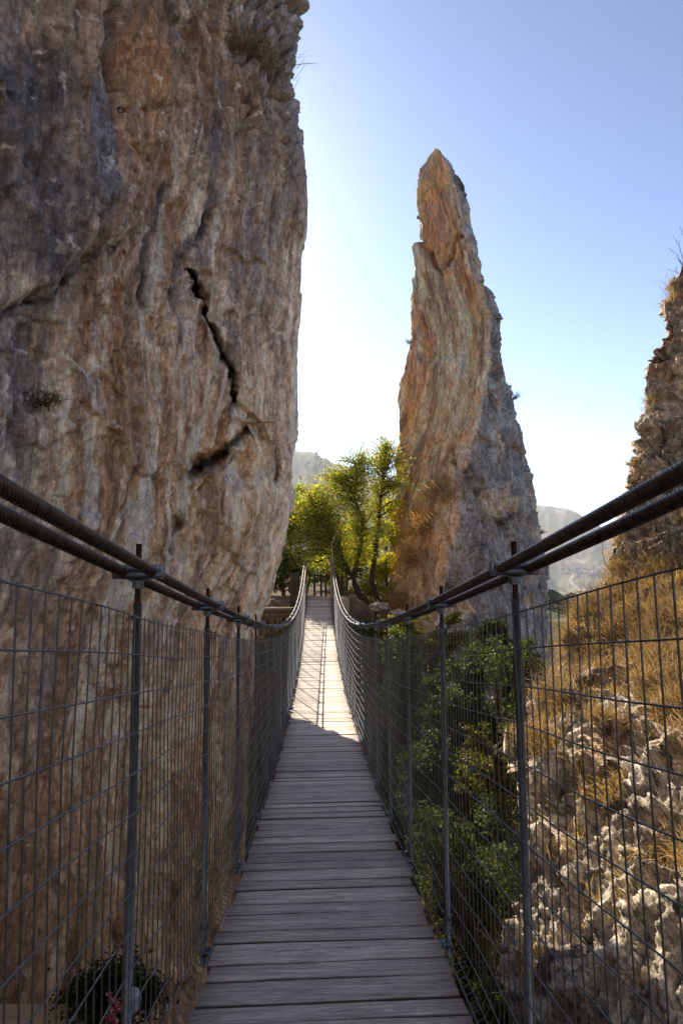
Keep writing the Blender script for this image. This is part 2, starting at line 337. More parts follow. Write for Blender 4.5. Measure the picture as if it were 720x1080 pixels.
# ------------------------------------------------------------------ left cliff
def build_left_cliff():
    nu, nv = 780, 1080
    plan = [(-10,-3.5),(-7.2,.6),(-5.3,3.4),(-3.9,5.9),(-2.75,7.9),(-1.75,9.2),(-1.0,9.95),(-.62,10.35),(-.78,10.95),(-1.7,12.4),(-4.2,15.5),(-10,20)]
    Q, s = spline(plan, nu, ([0,.1,.2,.62,.68,1],[.25,.5,1,1.5,.7,.2]))
    ic = int(np.argmax(Q[:,0])); 
    z = np.concatenate([np.linspace(-14,-5,70,endpoint=False), np.linspace(-5,10.6,930,endpoint=False), np.linspace(10.6,17,80)])
    ys = [0,60,100,150,180,250,330,400,450,500,540,560,600,640,660,700,760,900]
    xs = [303,307,306,317,321,320,316,310,306,303,300,297,286,273,267,265,261,252]
    Xc = np.array([W(x,y,10.35)[0] for x,y in zip(xs,ys)]); Zc = np.array([W(x,y,10.35)[2] for x,y in zip(xs,ys)])
    Xcz = np.interp(z, Zc[::-1], Xc[::-1])
    Xcz = np.where(z > Zc[0], Xc[0]-.12*(z-Zc[0]), Xcz)
    wgt = np.interp(s, [0, s[ic]*.5, s[ic], s[-1]], [.15,.55,1,.6])
    P = np.zeros((nu,nv,3))
    P[...,0] = Q[:,0][:,None]+(Xcz-Q[ic,0])[None]*wgt[:,None]
    P[...,1] = Q[:,1][:,None]+0*z[None]; P[...,2] = z[None]
    # overhang: the face bulges toward the viewer in the middle, draws back low down
    zz = z[None]; P[...,1] -= (.5*np.exp(-((zz-4)/3.5)**2)-.35*np.exp(-((zz+1.6)/1.4)**2))*np.interp(s,[0,s[ic],s[-1]],[1,.2,0])[:,None]
    n = normals(P); 
    if n[nu//3,nv//2,1] > 0: n = -n
    X, Y = px(P); Sg = s[:,None]+0*z[None]; Zg = 0*s[:,None]+zz
    front = (Sg < s[ic]+.3)
    wx = .35*fbm(st(Sg*.5,Zg*.3,Sg*0),3,seed=1)
    lean = Sg-.06*Zg+wx
    d = .26*fbm(st(Sg*.45,Zg*.22,Sg*0+1),3,seed=2)
    flute = ridged(st(lean*1.5, Zg*.10, Sg*0+2),5,.55,seed=3); d += .095*flute
    f2 = fbm(st(lean*5, Zg*.28, Sg*0+2),4,.6,seed=4); d += .055*f2
    rough = fbm(st(Sg*5, Zg*3.4, Sg*0),5,.62,seed=5); d += .034*rough*(.5+.9*sm(-.3,.5,fbm(st(Sg*.6,Zg*.6,Sg*0),3,seed=6)))
    pits = fbm(st(Sg*3.2,Zg*1.3,Sg*0),3,seed=8); d -= .10*sm(.42,.75,pits)
    d += .11*facet(st(lean*1.3,Zg*.55,Sg*0+.3),11)*sm(-.2,.3,fbm(st(Sg*.5,Zg*.5,Sg*0),2,seed=16))+.05*facet(st(lean*4,Zg*1.6,Sg*0+.3),12)+.018*facet(st(Sg*12,Zg*6,Sg*0+.3),13)
    # scarp steps, slanted
    stp = fbm(st(Sg*.7+Zg*.4, Zg*.5-Sg*.25, Sg*0),4,seed=9); d += .10*sm(-.03,.03,stp)-.05
    # blocky fractured head, upper right
    blk = sm(215,265,X)*(1-sm(70,150,Y-.6*(X-230)))
    w1,w2,wi = worley(st(Sg*2.2,Zg*2.0,Sg*0+.5),1)
    d += blk*(.3*(wi-.5)-.25*(1-sm(0,.12,w2-w1)))
    w1b,w2b,wib = worley(st(Sg*5+.5*rough,Zg*4.4+.4*rough,Sg*0+.5),2); d += (.02+.05*blk)*(wib-.5)-.02*(1-sm(0,.08,w2b-w1b))*sm(-.1,.3,fbm(st(Sg*.4,Zg*.4,Sg*0),2,seed=12))
    wobx = 3.5*fbm(st(Sg*2,Zg*2,Sg*0),3,seed=14)+2.2*fbm(st(Sg*8,Zg*8,Sg*0),3,.6,seed=15); wx_, wy_ = X+wobx, Y+wobx*.7
    # named features: cracks, the hollow, the slanting ledge
    q,t = pldist(wx_,wy_,[(198,286),(206,302),(213,328),(224,352),(231,378),(240,402),(243,424)])
    cw = 1.6+4.2*np.sin(np.clip(t,0,1)*math.pi)**.8; dg = .75*np.exp(-(q/(.62*cw))**2)
    d += .09*np.exp(-((q-12)/7)**2)*(X<220)
    q,t = pldist(wx_,wy_,[(243,424),(252,434),(266,440),(279,452),(287,470),(290,492),(287,505)])
    dg += .2*np.exp(-(q/3.0)**2); d -= .16*np.exp(-(q/11)**2)*(Y>445)
    for br_ in ([(213,328),(207,350),(205,378)],[(231,378),(240,368),(250,352)],[(243,424),(236,436),(225,440)],[(206,302),(196,312),(190,330)],[(262,452),(270,470),(268,496)],[(187,552),(180,575),(182,600)]):
        q,t = pldist(wx_,wy_,br_); dg += .16*(1-t)*np.exp(-(q/1.6)**2)
    q,t = pldist(wx_,wy_,[(200,494),(212,488),(228,480),(246,470),(262,452)])
    dg += (1.3-.9*t)*np.exp(-(q/(7-3*t))**2); dg += .4*sm(0,.6,1-np.hypot((X-232)/26,(Y-487-.35*(232-X))/12))
    inr = sm(0,1,1-np.hypot((X-252)/34,(Y-492)/26)); d -= .26*inr
    q,t = pldist(wx_,wy_,[(196,510),(214,502),(240,488),(256,474)]); d += .10*np.exp(-(q/5)**2)
    q = np.hypot((wx_-187)/4,(wy_-552)/8); dg += .35*np.exp(-q**2)
    q = np.hypot((wx_-191)/5,(wy_-572)/10); d -= .14*np.exp(-q**2)
    q,t = pldist(wx_,wy_,[(-10,338),(12,324),(38,316),(58,298),(76,276),(96,266),(118,260),(126,268)])
    below = Y-np.interp(X,[-10,12,38,58,76,96,118],[338,324,316,298,276,266,260])
    dg += .13*np.exp(-(q/3)**2); d += .22*sm(-2,-16,below)*(X<135)*(1-sm(95,135,X))*(1-sm(30,120,-below))
    q,t = pldist(wx_,wy_,[(82,236),(74,262),(66,282),(40,300),(20,318)]); d -= .1*np.exp(-(q/3)**2)
    q,t = pldist(wx_,wy_,[(118,125),(140,122),(168,117),(188,113)]); d -= .1*np.exp(-(q/3)**2)
    q,t = pldist(wx_,wy_,[(106,20),(108,60),(106,110),(108,150),(104,200),(84,236)]); d -= .10*np.exp(-(q/5)**2); d += .07*np.exp(-((q-12)/6)**2)*(X>104)
    q,t = pldist(wx_,wy_,[(170,198),(166,230),(152,256),(150,300),(149,330)]); d -= .08*np.exp(-(q/3.5)**2)
    q,t = pldist(wx_,wy_,[(222,210),(212,240),(196,262),(184,290),(180,340)]); d -= .08*np.exp(-(q/4)**2)
    q,t = pldist(wx_,wy_,[(230,75),(262,100),(288,102)]); d -= .10*np.exp(-(q/5)**2)
    edge = np.exp(-((Sg-s[ic])/.55)**2)*sm(95,150,Y); d *= 1-.62*edge
    P2 = P+n*d[...,None]+(P/np.linalg.norm(P,axis=-1,keepdims=True))*dg[...,None]
    # ---- colour
    tan = np.array([.37,.275,.20]); pale = np.array([.60,.52,.44]); brown = np.array([.17,.095,.055]); oran = np.array([.36,.19,.085])
    grey = np.array([.185,.185,.205]); dark = np.array([.055,.055,.065])
    a1 = fbm(st(lean*1.1,Zg*.16,Sg*0),4,.6,seed=21); a2 = fbm(st(lean*3.2,Zg*.28,Sg*0),4,.6,seed=22); a3 = fbm(st(Sg*1.4,Zg*1.1,Sg*0),5,.62,seed=23)
    a4 = fbm(st(lean*7,Zg*.6,Sg*0),4,.6,seed=24)
    c = mixc(tan, brown, sm(-.05,.6,a1+.5*a3)); c = mixc(c, pale, sm(-.25,.45,a2*.9+a3*.5-.25*a1)*(.35+.55*sm(120,400,Y)))
    s1 = fbm(st(lean*3.4,Zg*.07,Sg*0),4,.65,seed=35); s2 = fbm(st(lean*9,Zg*.13,Sg*0),3,.65,seed=36)
    c = mixc(c, oran, sm(.05,.5,-a1+.3*a3)*.6*(1-.5*sm(250,500,Y)))
    c = mixc(c, pale*1.05, sm(.05,.4,s1+.35*s2)*.75*sm(120,260,Y)); c = mixc(c, (.17,.115,.08), sm(.1,.45,-s1+.4*s2)*.6); c = mixc(c, (.62,.55,.47), sm(.3,.6,s2-.3*a3)*.45*sm(150,300,Y)); c = mixc(c, (.58,.49,.40), .38*sm(215,285,X)*sm(150,230,Y)*sm(-.5,.3,s2))  # last mix paints light into the shaded right-hand corner of the cliff
    c = mixc(c, (.14,.13,.14), sm(.32,.6,s2*.8-s1*.5+.2*a3)*.5)
    c = mixc(c, brown, sm(.12,.42,a4+.35*a2)*.55)
    c = mixc(c, grey*.9, sm(.1,.45,fbm(st(lean*1.7,Zg*.2,Sg*0),3,seed=26)+.25*a3)*.35)
    g = .9*np.exp(-((X-15-.05*Y)/48)**2)*sm(30,110,Y+30*a3)*(1-sm(270,330,Y+30*a3)); c = mixc(c, grey*.55, g+.25*g*a3*2)
    g = .95*np.exp(-(((X-92)+.0*Y)/15)**4)*sm(60,130,Y+40*a3)*(1-sm(200,262,Y)); c = mixc(c, grey*.85, g)
    g = np.exp(-(np.minimum(abs(X-106),60)/6)**2)*sm(15,40,Y)*(1-sm(90,130,Y)); c = mixc(c, dark, g*.8)
    g = np.exp(-(((X-5)/34))**2)*sm(300,350,Y)*(1-sm(560,760,Y)); c = mixc(c, grey, g*.75)
    g = sm(222,262,X)*(1-sm(100,230,Y+60*a2-.25*(X-260))); c = mixc(c, (.24,.225,.22), g*(.75+.3*a3))
    g = np.exp(-(((X-255)/40)**2+((Y-95-(X-240)*.9)/28)**2)); c = mixc(c, oran*.7, g*.5)
    g = np.exp(-(((X-145)/36)**2+((Y-80)/48)**2)); c = mixc(c, oran*1.1, g*.75*sm(-.5,.3,a3+.3))
    q,t = pldist(wx_,wy_,[(172,196),(166,230),(152,256),(150,320)]); c = mixc(c, dark, .75*np.exp(-(q/5)**2))
    q,t = pldist(wx_,wy_,[(222,205),(210,242),(190,268),(183,300),(180,360)]); c = mixc(c, grey*.5, .8*np.exp(-(q/6)**2))
    q,t = pldist(wx_,wy_,[(230,90),(228,140),(222,175)]); c = mixc(c, grey*.5, .7*np.exp(-(q/5)**2))
    q,t = pldist(wx_,wy_,[(198,290),(190,340),(196,400)]); c = mixc(c, pale, .6*np.exp(-(q/9)**2))
    g = np.exp(-(((X-235)/48)**2+((Y-480)/26)**2)); c = mixc(c, (.33,.2,.1), .55*g)
    g = np.exp(-(((X-212)/14)**2+((Y-490)/7)**2)); c = mixc(c, dark, .8*g)  # shade of the deep hollow painted into the colour
    c = mixc(c, pale*1.05, sm(.35,.8,a2+a3*.6)*.8*sm(380,470,Y)*(1-sm(640,700,Y)))
    c = mixc(c, (.6,.55,.48), sm(.75,.95,fbm(st(Sg*3.5,Zg*3,Sg*0),4,.7,seed=31)+.2*a3)*.7)
    # moss-brown soil wash low down
    c = mixc(c, (.2,.14,.085), sm(720,900,Y+70*a3)*.35)
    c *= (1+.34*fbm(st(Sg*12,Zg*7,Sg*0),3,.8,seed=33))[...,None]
    cav = np.clip(fbm(st(Sg*5,Zg*3.4,Sg*0),5,.62,seed=5),-1,1); c *= (1+.14*cav)[...,None]  # recess shade of the fine relief put into the colour
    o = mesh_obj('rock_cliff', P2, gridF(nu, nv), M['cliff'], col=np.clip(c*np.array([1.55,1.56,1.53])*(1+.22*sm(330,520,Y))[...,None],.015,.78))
    tag(o, 'towering brown and grey streaked limestone cliff overhanging the left side of the footbridge', 'cliff')
    return P2, n
CL, CLn = build_left_cliff()

# ------------------------------------------------------------------ pinnacle
def build_pinnacle():
    D0 = 27.
    Lp = [(458,158),(450,166),(443,178),(440,200),(443,227),(445,250),(436,258),(437,283),(437,313),(437,347),(430,373),(422,417),(420,482),(417,551),(413,606),(404,645),(398,700),(385,800)]
    Rp = [(459,158),(465,163),(477,183),(486,200),(492,230),(498,263),(508,303),(522,337),(532,357),(537,387),(545,417),(550,437),(566,473),(569,505),(577,542),(587,597),(590,620),(594,657),(600,700),(620,800)]
    Mp = [(459,158),(464,175),(472,205),(479,240),(484,256),(491,300),(500,330),(503,370),(500,417),(492,450),(480,476),(472,505),(464,545),(456,590),(448,640),(440,700),(430,800)]
    def cv(pts):
        w = np.array([W(a,b,D0) for a,b in pts]); return w[::-1,2], w[::-1,0]
    zt = W(458,157.5,D0)[2]; nv = 1000
    z = np.concatenate([np.linspace(-9,-3,60,endpoint=False), np.linspace(-3,zt,nv-60)])
    xl = np.interp(z,*cv(Lp)); xr = np.interp(z,*cv(Rp)); xm = np.interp(z,*cv(Mp)); ker = np.exp(-(np.arange(-110,111)/45.)**2); ker /= ker.sum(); fr_ = np.clip((xm-xl)/(xr-xl+1e-6),0,1); fr_ = np.convolve(np.pad(fr_,110,mode='edge'),ker,mode='valid'); xm = xl+fr_*(xr-xl)
    hw = (xr-xl)/2
    ns = [300,230,60,60]; nu = sum(ns)
    P = np.zeros((nu,nv,3)); U = np.zeros(nu)
    L = np.stack([xl, D0+.15*hw, z],1); Mm = np.stack([xm, D0-.75*hw-.1, z],1); Rr = np.stack([xr, D0+.35*hw, z],1); B = np.stack([(xl+xr)/2+.2*hw, D0+1.2*hw+.1, z],1)
    k = 0
    for i,(a,b) in enumerate(((L,Mm),(Mm,Rr),(Rr,B),(B,L))):
        t = (np.arange(ns[i])/ns[i])[:,None,None]
        seg = a[None]*(1-t)+b[None]*t
        bul = np.sin(math.pi*t[...,0])*hw[None]*(.03 if i==0 else .1)
        dr = b-a; nn = np.stack([dr[:,1],-dr[:,0]],1); nn /= np.linalg.norm(nn,axis=1)[:,None]+1e-9
        seg[...,0] += bul*nn[:,0]; seg[...,1] += bul*nn[:,1]
        P[k:k+ns[i]] = seg; U[k:k+ns[i]] = i+t[:,0,0]; k += ns[i]
    dv = np.gradient(P,axis=1); du = np.roll(P,-1,0)-np.roll(P,1,0); n = np.cross(du,dv); n /= np.linalg.norm(n,axis=-1,keepdims=True)+1e-9
    if n[ns[0]//2,nv//2,1] > 0: n = -n
    X, Y = px(P); Ug = U[:,None]+0*z[None]; Zg = z[None]+0*U[:,None]; HW = hw[None]+0*Zg
    left = (1-sm(.97,1.05,Ug))+sm(3.9,4.0,Ug); left = np.clip(left,0,1)
    face2 = 1-left
    p3 = P*1.0
    a = .25*fbm(p3*.35,3,seed=41); 
    # orange face: long slanting ribs that fan from the summit
    su = (P[...,0]-xm[None])  # metres left of the edge
    ribs = ridged(st(su*1.15+.12*fbm(p3*.4,2,seed=42), Zg*.09, Ug*0),4,.55,seed=43)
    a += left*(.34*ribs+.12*ridged(st(su*3.6+.3*fbm(p3*.6,2,seed=58),Zg*.14,Ug*0),3,.6,seed=59))
    a += left*.10*fbm(st(su*3.2,Zg*.35,Ug*0),4,.6,seed=44)
    blk = worley(p3*np.array([.9,.9,.55])+.3*fbm(p3*.8,3,seed=45)[...,None],3)
    a += face2*(.10*(blk[2]-.5)-.07*(1-sm(0,.12,blk[1]-blk[0])))
    a += face2*(.32*facet(p3*np.array([.75,.75,.42])+.15*fbm(p3,3,seed=71)[...,None],2)+.13*facet(p3*np.array([1.9,1.9,1.2]),3))+left*.10*facet(p3*np.array([1.6,1.6,.5]),4)+.05*facet(p3*4.,5)
    b2 = worley(p3*np.array([2.3,2.3,1.5])+.4*fbm(p3*1.3,3,seed=46)[...,None],4)
    a += (.0+.05*face2)*(b2[2]-.5)-.035*face2*(1-sm(0,.1,b2[1]-b2[0]))
    a += .055*fbm(p3*1.6,5,.6,seed=47)
    dg = fbm(st((P[...,0]*.8+Zg*.5)*.8,(Zg-P[...,0])*.12,Ug*0),4,seed=48); a += face2*.18*sm(-.04,.04,dg)
    eM = np.exp(-(np.abs(Ug-1)/.09)**2); a += eM*.07*fbm(p3*1.3,3,.6,seed=49)
    a -= .40*left*np.clip(HW/1.2,0,1)
    # the notch between horn and second crest
    q,t = pldist(X,Y,[(445,256),(453,272),(463,286),(468,278),(477,258),(486,242)]); a -= 1.0*np.exp(-(q/3.0)**2)*(np.sin(t*math.pi)*.5+.5)
    horn = (1-sm(262,284,Y))*np.exp(-((X-458)/14)**4)*left; a -= .4*horn
    q,t = pldist(X,Y,[(423,520),(430,500),(434,530),(428,548)]); a -= .35*np.exp(-(np.hypot((X-428)/8,(Y-512)/16))**2)
    q,t = pldist(X,Y,[(500,330),(494,380),(482,440),(470,500)]); a -= 0
    q,t = pldist(X,Y,[(478,475),(484,495),(500,508),(506,540),(520,560)]); a -= .3*np.exp(-(q/3)**2)
    q,t = pldist(X,Y,[(505,425),(520,440),(532,462),(560,482)]); a -= .28*np.exp(-(q/3)**2)
    q,t = pldist(X,Y,[(470,560),(478,585),(474,610),(488,640)]); a -= .3*np.exp(-(q/3)**2)
    eL = np.exp(-(np.minimum(np.abs(Ug-0),np.abs(Ug-4))/.10)**2)+np.exp(-(np.abs(Ug-2)/.12)**2); a *= 1-.45*np.clip(eL,0,1)
    a *= np.clip(HW/1.5,.12,1)
    P2 = P+n*a[...,None]
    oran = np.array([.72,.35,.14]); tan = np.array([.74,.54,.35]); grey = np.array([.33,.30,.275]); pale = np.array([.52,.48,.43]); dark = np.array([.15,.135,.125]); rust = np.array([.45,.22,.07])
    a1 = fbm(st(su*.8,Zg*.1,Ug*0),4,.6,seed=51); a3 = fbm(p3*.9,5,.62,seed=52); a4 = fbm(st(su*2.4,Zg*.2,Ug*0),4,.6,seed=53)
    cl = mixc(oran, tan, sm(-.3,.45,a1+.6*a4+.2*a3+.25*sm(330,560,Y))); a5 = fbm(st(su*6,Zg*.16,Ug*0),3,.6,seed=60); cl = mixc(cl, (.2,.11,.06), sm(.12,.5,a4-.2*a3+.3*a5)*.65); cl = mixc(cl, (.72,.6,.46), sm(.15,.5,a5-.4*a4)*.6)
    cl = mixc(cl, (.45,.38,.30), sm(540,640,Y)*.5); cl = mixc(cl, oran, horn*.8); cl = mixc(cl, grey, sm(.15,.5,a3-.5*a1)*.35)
    cr = mixc(grey, dark, sm(.15,.8,a3)); cr = mixc(cr, pale, sm(.15,.6,-a3+.3*a4)*.7); cr = mixc(cr, tan, sm(.25,.6,fbm(p3*.5,4,seed=54))*.7)  # grey rock, darkened further: the shade on this face is in the colour
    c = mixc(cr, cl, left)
    q,t = pldist(X,Y,Mp[5:]); c = mixc(c, rust, np.exp(-(q/(3+2*a3))**2)*sm(0,.3,fbm(p3*1.4,3,seed=55))*.7)
    g = sm(.42,.6,fbm(p3*.7,4,seed=56)); c = mixc(c, rust*.9, g*.35); c = c*1.12
    c *= (1+.2*fbm(p3*5,3,.7,seed=57))[...,None]
    F = gridF(nu,nv,wu=True)
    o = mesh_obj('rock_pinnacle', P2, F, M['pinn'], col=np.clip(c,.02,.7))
    tag(o, 'tall leaning rock spire with an orange face and a grey face, ending in a horn', 'rock pinnacle')
    return P2, n
PN, PNn = build_pinnacle()

# ------------------------------------------------------------------ right outcrop
def build_outcrop():
    rows = [ # px x, px y, D
     (760,180,8.6),(735,240,8.5),(722,290,8.4),(703,322,8.4),(699,352,8.3),(684,376,8.3),(680,420,8.3),(681,440,8.3),(667,447,8.2),(669,478,8.2),(656,503,8.1),(651,545,8),(642,570,8),
     (644,602,7.8),(618,640,7.5),(602,672,7.1),(578,696,6.7),(562,722,6.4),(556,760,6.0),(551,800,5.6),(548,850,5.25),(545,900,4.95),(541,950,4.7),(536,1000,4.5),(531,1080,4.2),(500,1500,3.4)]
    w = np.array([W(*r) for r in rows]); order = np.argsort(w[:,2]); w = w[order]
    nv = 900; z = np.concatenate([np.linspace(-9,-4,60,endpoint=False), np.linspace(-4,5.6,nv-60)])
    xl = np.interp(z,w[:,2],w[:,0]); dl = np.interp(z,w[:,2],w[:,1])
    up = sm(-1.0,.3,z)
    nf, nb = 620, 120; nu = nf+nb
    fA = np.array([(0,0),(.03,-.6),(.07,-1.5),(.20,-2.8),(1.0,-4.8),(4.4,-7.6)])     # low: runs toward the viewer
    fB = np.array([(0,0),(.22,-.5),(.55,-1.5),(.85,-3.0),(1.6,-5.2),(4.0,-8.5)])
    bk = np.array([(0,0),(.5,.5),(1.6,1.6),(4.5,3.2),(9,4)])
    dens = ([0,.35,.6,1],[1.6,1.2,.6,.25])
    a,_ = spline(fA,nf,dens); b,_ = spline(fB,nf,dens); kk,_ = spline(bk,nb+1); kk = kk[::-1][:-1]
    fr = a[:,None]*(1-up)[None,:,None]+b[:,None]*up[None,:,None]
    off = np.concatenate([np.repeat(kk[:,None],nv,1), fr],0)
    P = np.zeros((nu,nv,3)); P[...,0] = xl[None]+off[...,0]; P[...,1] = dl[None]+off[...,1]; P[...,2] = z[None]
    fs = np.concatenate([np.zeros(nb), sm(0,.22,np.arange(nf)/nf)]); P[...,0] += .04*np.clip(z+5,0,4.6)[None]*fs[:,None]
    n = normals(P); 
    if n[nb+60,nv//2,0] > 0: n = -n
    p3 = P
    wp = .35*fbm(p3*1.2,3,seed=61)[...,None]
    b1 = worley(p3*np.array([1.1,1.1,.85])+wp,5); b2 = worley(p3*np.array([2.9,2.9,1.9])+wp*1.4,6); b3 = worley(p3*np.array([7,7,5])+wp*2,7)
    amp_ = np.where(P[...,2]<.2,.5,1.); d = amp_*(.34*(b1[2]-.5)-.22*(1-sm(0,.14,b1[1]-b1[0])))+.17*(b2[2]-.5)-.10*(1-sm(0,.12,b2[1]-b2[0]))+.085*(b3[2]-.5)-.03*(1-sm(0,.12,b3[1]-b3[0]))
    d = d*.5+.18*fbm(p3*.8,3,seed=62)+.035*fbm(p3*4,5,.7,seed=63)+.26*facet(p3*np.array([1.3,1.3,1.0])+wp*.5,6)+.13*facet(p3*np.array([3.2,3.2,2.4])+wp,7)+.055*facet(p3*8+wp*2,8)+.02*facet(p3*19,9)
    d *= np.where(P[...,2]<-1,.85,.72)
    P2 = P+n*d[...,None]; P2[...,2] += .0
    a3 = fbm(p3*1.5,5,.62,seed=65); a1 = fbm(p3*.6,4,seed=66)
    pale = np.array([.62,.55,.45]); grey = np.array([.42,.37,.32]); och = np.array([.42,.27,.12]); dark=np.array([.13,.11,.10]); soil = np.array([.30,.20,.11])
    c = mixc(pale, grey, sm(-.25,.35,a3)); c = mixc(c, och, sm(.1,.5,a1+.3*a3)*.7); c = mixc(c, dark, sm(.3,.7,a3-.4*a1)*.6)
    X, Y = px(P2); g = sm(585,625,Y)*(1-sm(690,750,Y+90*a1))*sm(560,600,X); c = mixc(c, soil, g*.85)
    g2 = (1-sm(560,600,Y)); c = mixc(c, (.2,.17,.15), g2*sm(-.2,.4,a1)*.6); c = mixc(c,(.46,.24,.09),g2*sm(.2,.5,fbm(p3*2,4,seed=67))*.5)
    c *= (1+.22*fbm(p3*9,3,.7,seed=68))[...,None]
    o = mesh_obj('rock_outcrop', P2, gridF(nu,nv), M['rock'], col=np.clip(c,.02,.75))
    tag(o, 'craggy sunlit pale rock with dry yellow grass beyond the right hand fence', 'rock')
    n2 = normals(P2)
    if n2[nb+60,nv//2,0] > 0: n2 = -n2
    return P2, n2, nb
OC, OCn, OCb = build_outcrop()

def build_bounce_wall():  # unseen wall, added to bounce warm sunlight onto the shaded left cliff
    nu,nv = 300,120; Q,s = spline([(5.5,-4),(8,-7),(9.5,-12),(7,-17),(1,-19),(-6,-18),(-13,-14),(-15,-8)],nu); z = np.linspace(-6,14,nv)
    P = np.zeros((nu,nv,3)); P[...,0] = Q[:,0][:,None]; P[...,1] = Q[:,1][:,None]-.12*(z[None]+6); P[...,2] = z[None]+0*P[...,0]*0
    n = normals(P); n = n*np.sign((n*(np.array([0,-6,0])-P)).sum(-1,keepdims=True))
    d = .8*fbm(P*.25,5,seed=95)+.5*worley(P*.5,9)[2]; P2 = P+n*d[...,None]
    P2[:,-1,2] += 1.5*fbm(P[:,-1]*.6,3)
    a = fbm(P*.8,5,.6,seed=96); c = mixc(np.array([.62,.53,.42]), (.45,.32,.2), sm(-.1,.5,a))
    o = mesh_obj('bounce_wall', P2, gridF(nu,nv), M['rock'], col=c); tag(o,'added unseen pale rock wall behind the viewpoint, bouncing sunlight onto the left cliff','cliff')
build_bounce_wall()

# ------------------------------------------------------------------ grass tufts on outcrop
def blades(base, nrm, n_per, ln, wd, spread, rs, cols, droop=.5):
    k = len(base); tot = k*n_per
    B = np.repeat(base,n_per,0)+rs.normal(size=(tot,3))*spread*np.array([1,1,.3])
    up = np.array([0,0,1.])*.8+np.repeat(nrm,n_per,0)*.6+rs.normal(size=(tot,3))*.5
    up /= np.linalg.norm(up,axis=1)[:,None]
    l = ln*(.45+.9*rs.rand(tot))[:,None]
    side = np.cross(up, rs.normal(size=(tot,3))); side /= np.linalg.norm(side,axis=1)[:,None]+1e-9
    bend = rs.normal(size=(tot,3))*.35; bend[:,2] = -np.abs(bend[:,2])-droop*.5
    w_ = wd*(.6+.8*rs.rand(tot))[:,None]
    p0 = B-up*.03; p1 = B+up*l*.55+bend*l*.12; p2 = B+up*l*.85+bend*l*.5
    V = np.stack([p0-side*w_/2,p0+side*w_/2,p1+side*w_*.4,p1-side*w_*.4,p2+side*w_*.1,p2-side*w_*.1],1)
    F = np.array([[0,1,2,3],[3,2,4,5]]); F = (F[None]+(np.arange(tot)*6)[:,None,None]).reshape(-1,4)
    c = cols[rs.randint(len(cols),size=tot)]*(.7+.6*rs.rand(tot))[:,None]
    return V.reshape(-1,3), F, np.repeat(c*.88,6,0)
def outcrop_grass():
    rs = np.random.RandomState(21)
    P = OC[OCb-60:].reshape(-1,3); n = OCn[OCb-60:].reshape(-1,3); X, Y = px(P)
    area = (X>520)&(X<780)&(Y>230)&(Y<1200)&(P[:,1]>.6)
    a1 = fbm(P*1.6,3,seed=71); up = n[:,2]
    slope = sm(585,620,Y)*(1-sm(690,750,Y+90*a1))
    pr = .006+.9*slope+(.16+.7*(Y<600))*sm(.15,.45,a1)*sm(-.2,.4,up)
    pr = pr*area*np.where(Y<585,.10,1)*(.06+sm(-.05,.35,fbm(P*3.2,3,seed=73))); pr /= pr.sum()
    cols = np.array([[.62,.46,.20],[.58,.39,.15],[.7,.55,.30],[.45,.32,.16],[.62,.42,.16],[.36,.27,.17],[.40,.36,.26],[.24,.24,.10]])
    idx = rs.choice(len(P), 4200, p=pr)
    V1,F1,c1 = blades(P[idx], n[idx], 15, .17, .0045, .045, rs, cols)
    o = mesh_obj('dry_grass', V1, F1, M['straw'], col=c1, smooth=False); tag(o,'golden dry grass covering the slope and ledges of the right hand rock','dry grass',kind='stuff')
    # thin bare twigs on the same rock
    idx = rs.choice(len(P), 900, p=pr)
    V1,F1,c1 = blades(P[idx], n[idx], 7, .42, .005, .03, rs, np.array([[.22,.16,.1],[.3,.24,.17],[.36,.3,.22]]),droop=.1)
    o = mesh_obj('dry_stalks', V1, F1, M['straw'], col=c1, smooth=False); tag(o,'thin bare brown stalks standing among the dry grass on the right hand rock','dry stalks',kind='stuff')
outcrop_grass()
def tuft(p, nrm, label, ln, n, cols, seed, wd=.006, spread=.05, name='grass_tuft', cat='grass tuft', group=None):
    rs = np.random.RandomState(seed); p = np.asarray(p,float)
    e = empty(name, p, label, cat, group)
    V,F,c = blades(np.zeros((1,3))+rs.normal(size=(n//10,3))*spread, np.tile(nrm,(n//10,1)), 10, ln, wd, spread, rs, np.array(cols))
    mesh_obj('blades', V, F, M['straw'], e, c, False)
    return e

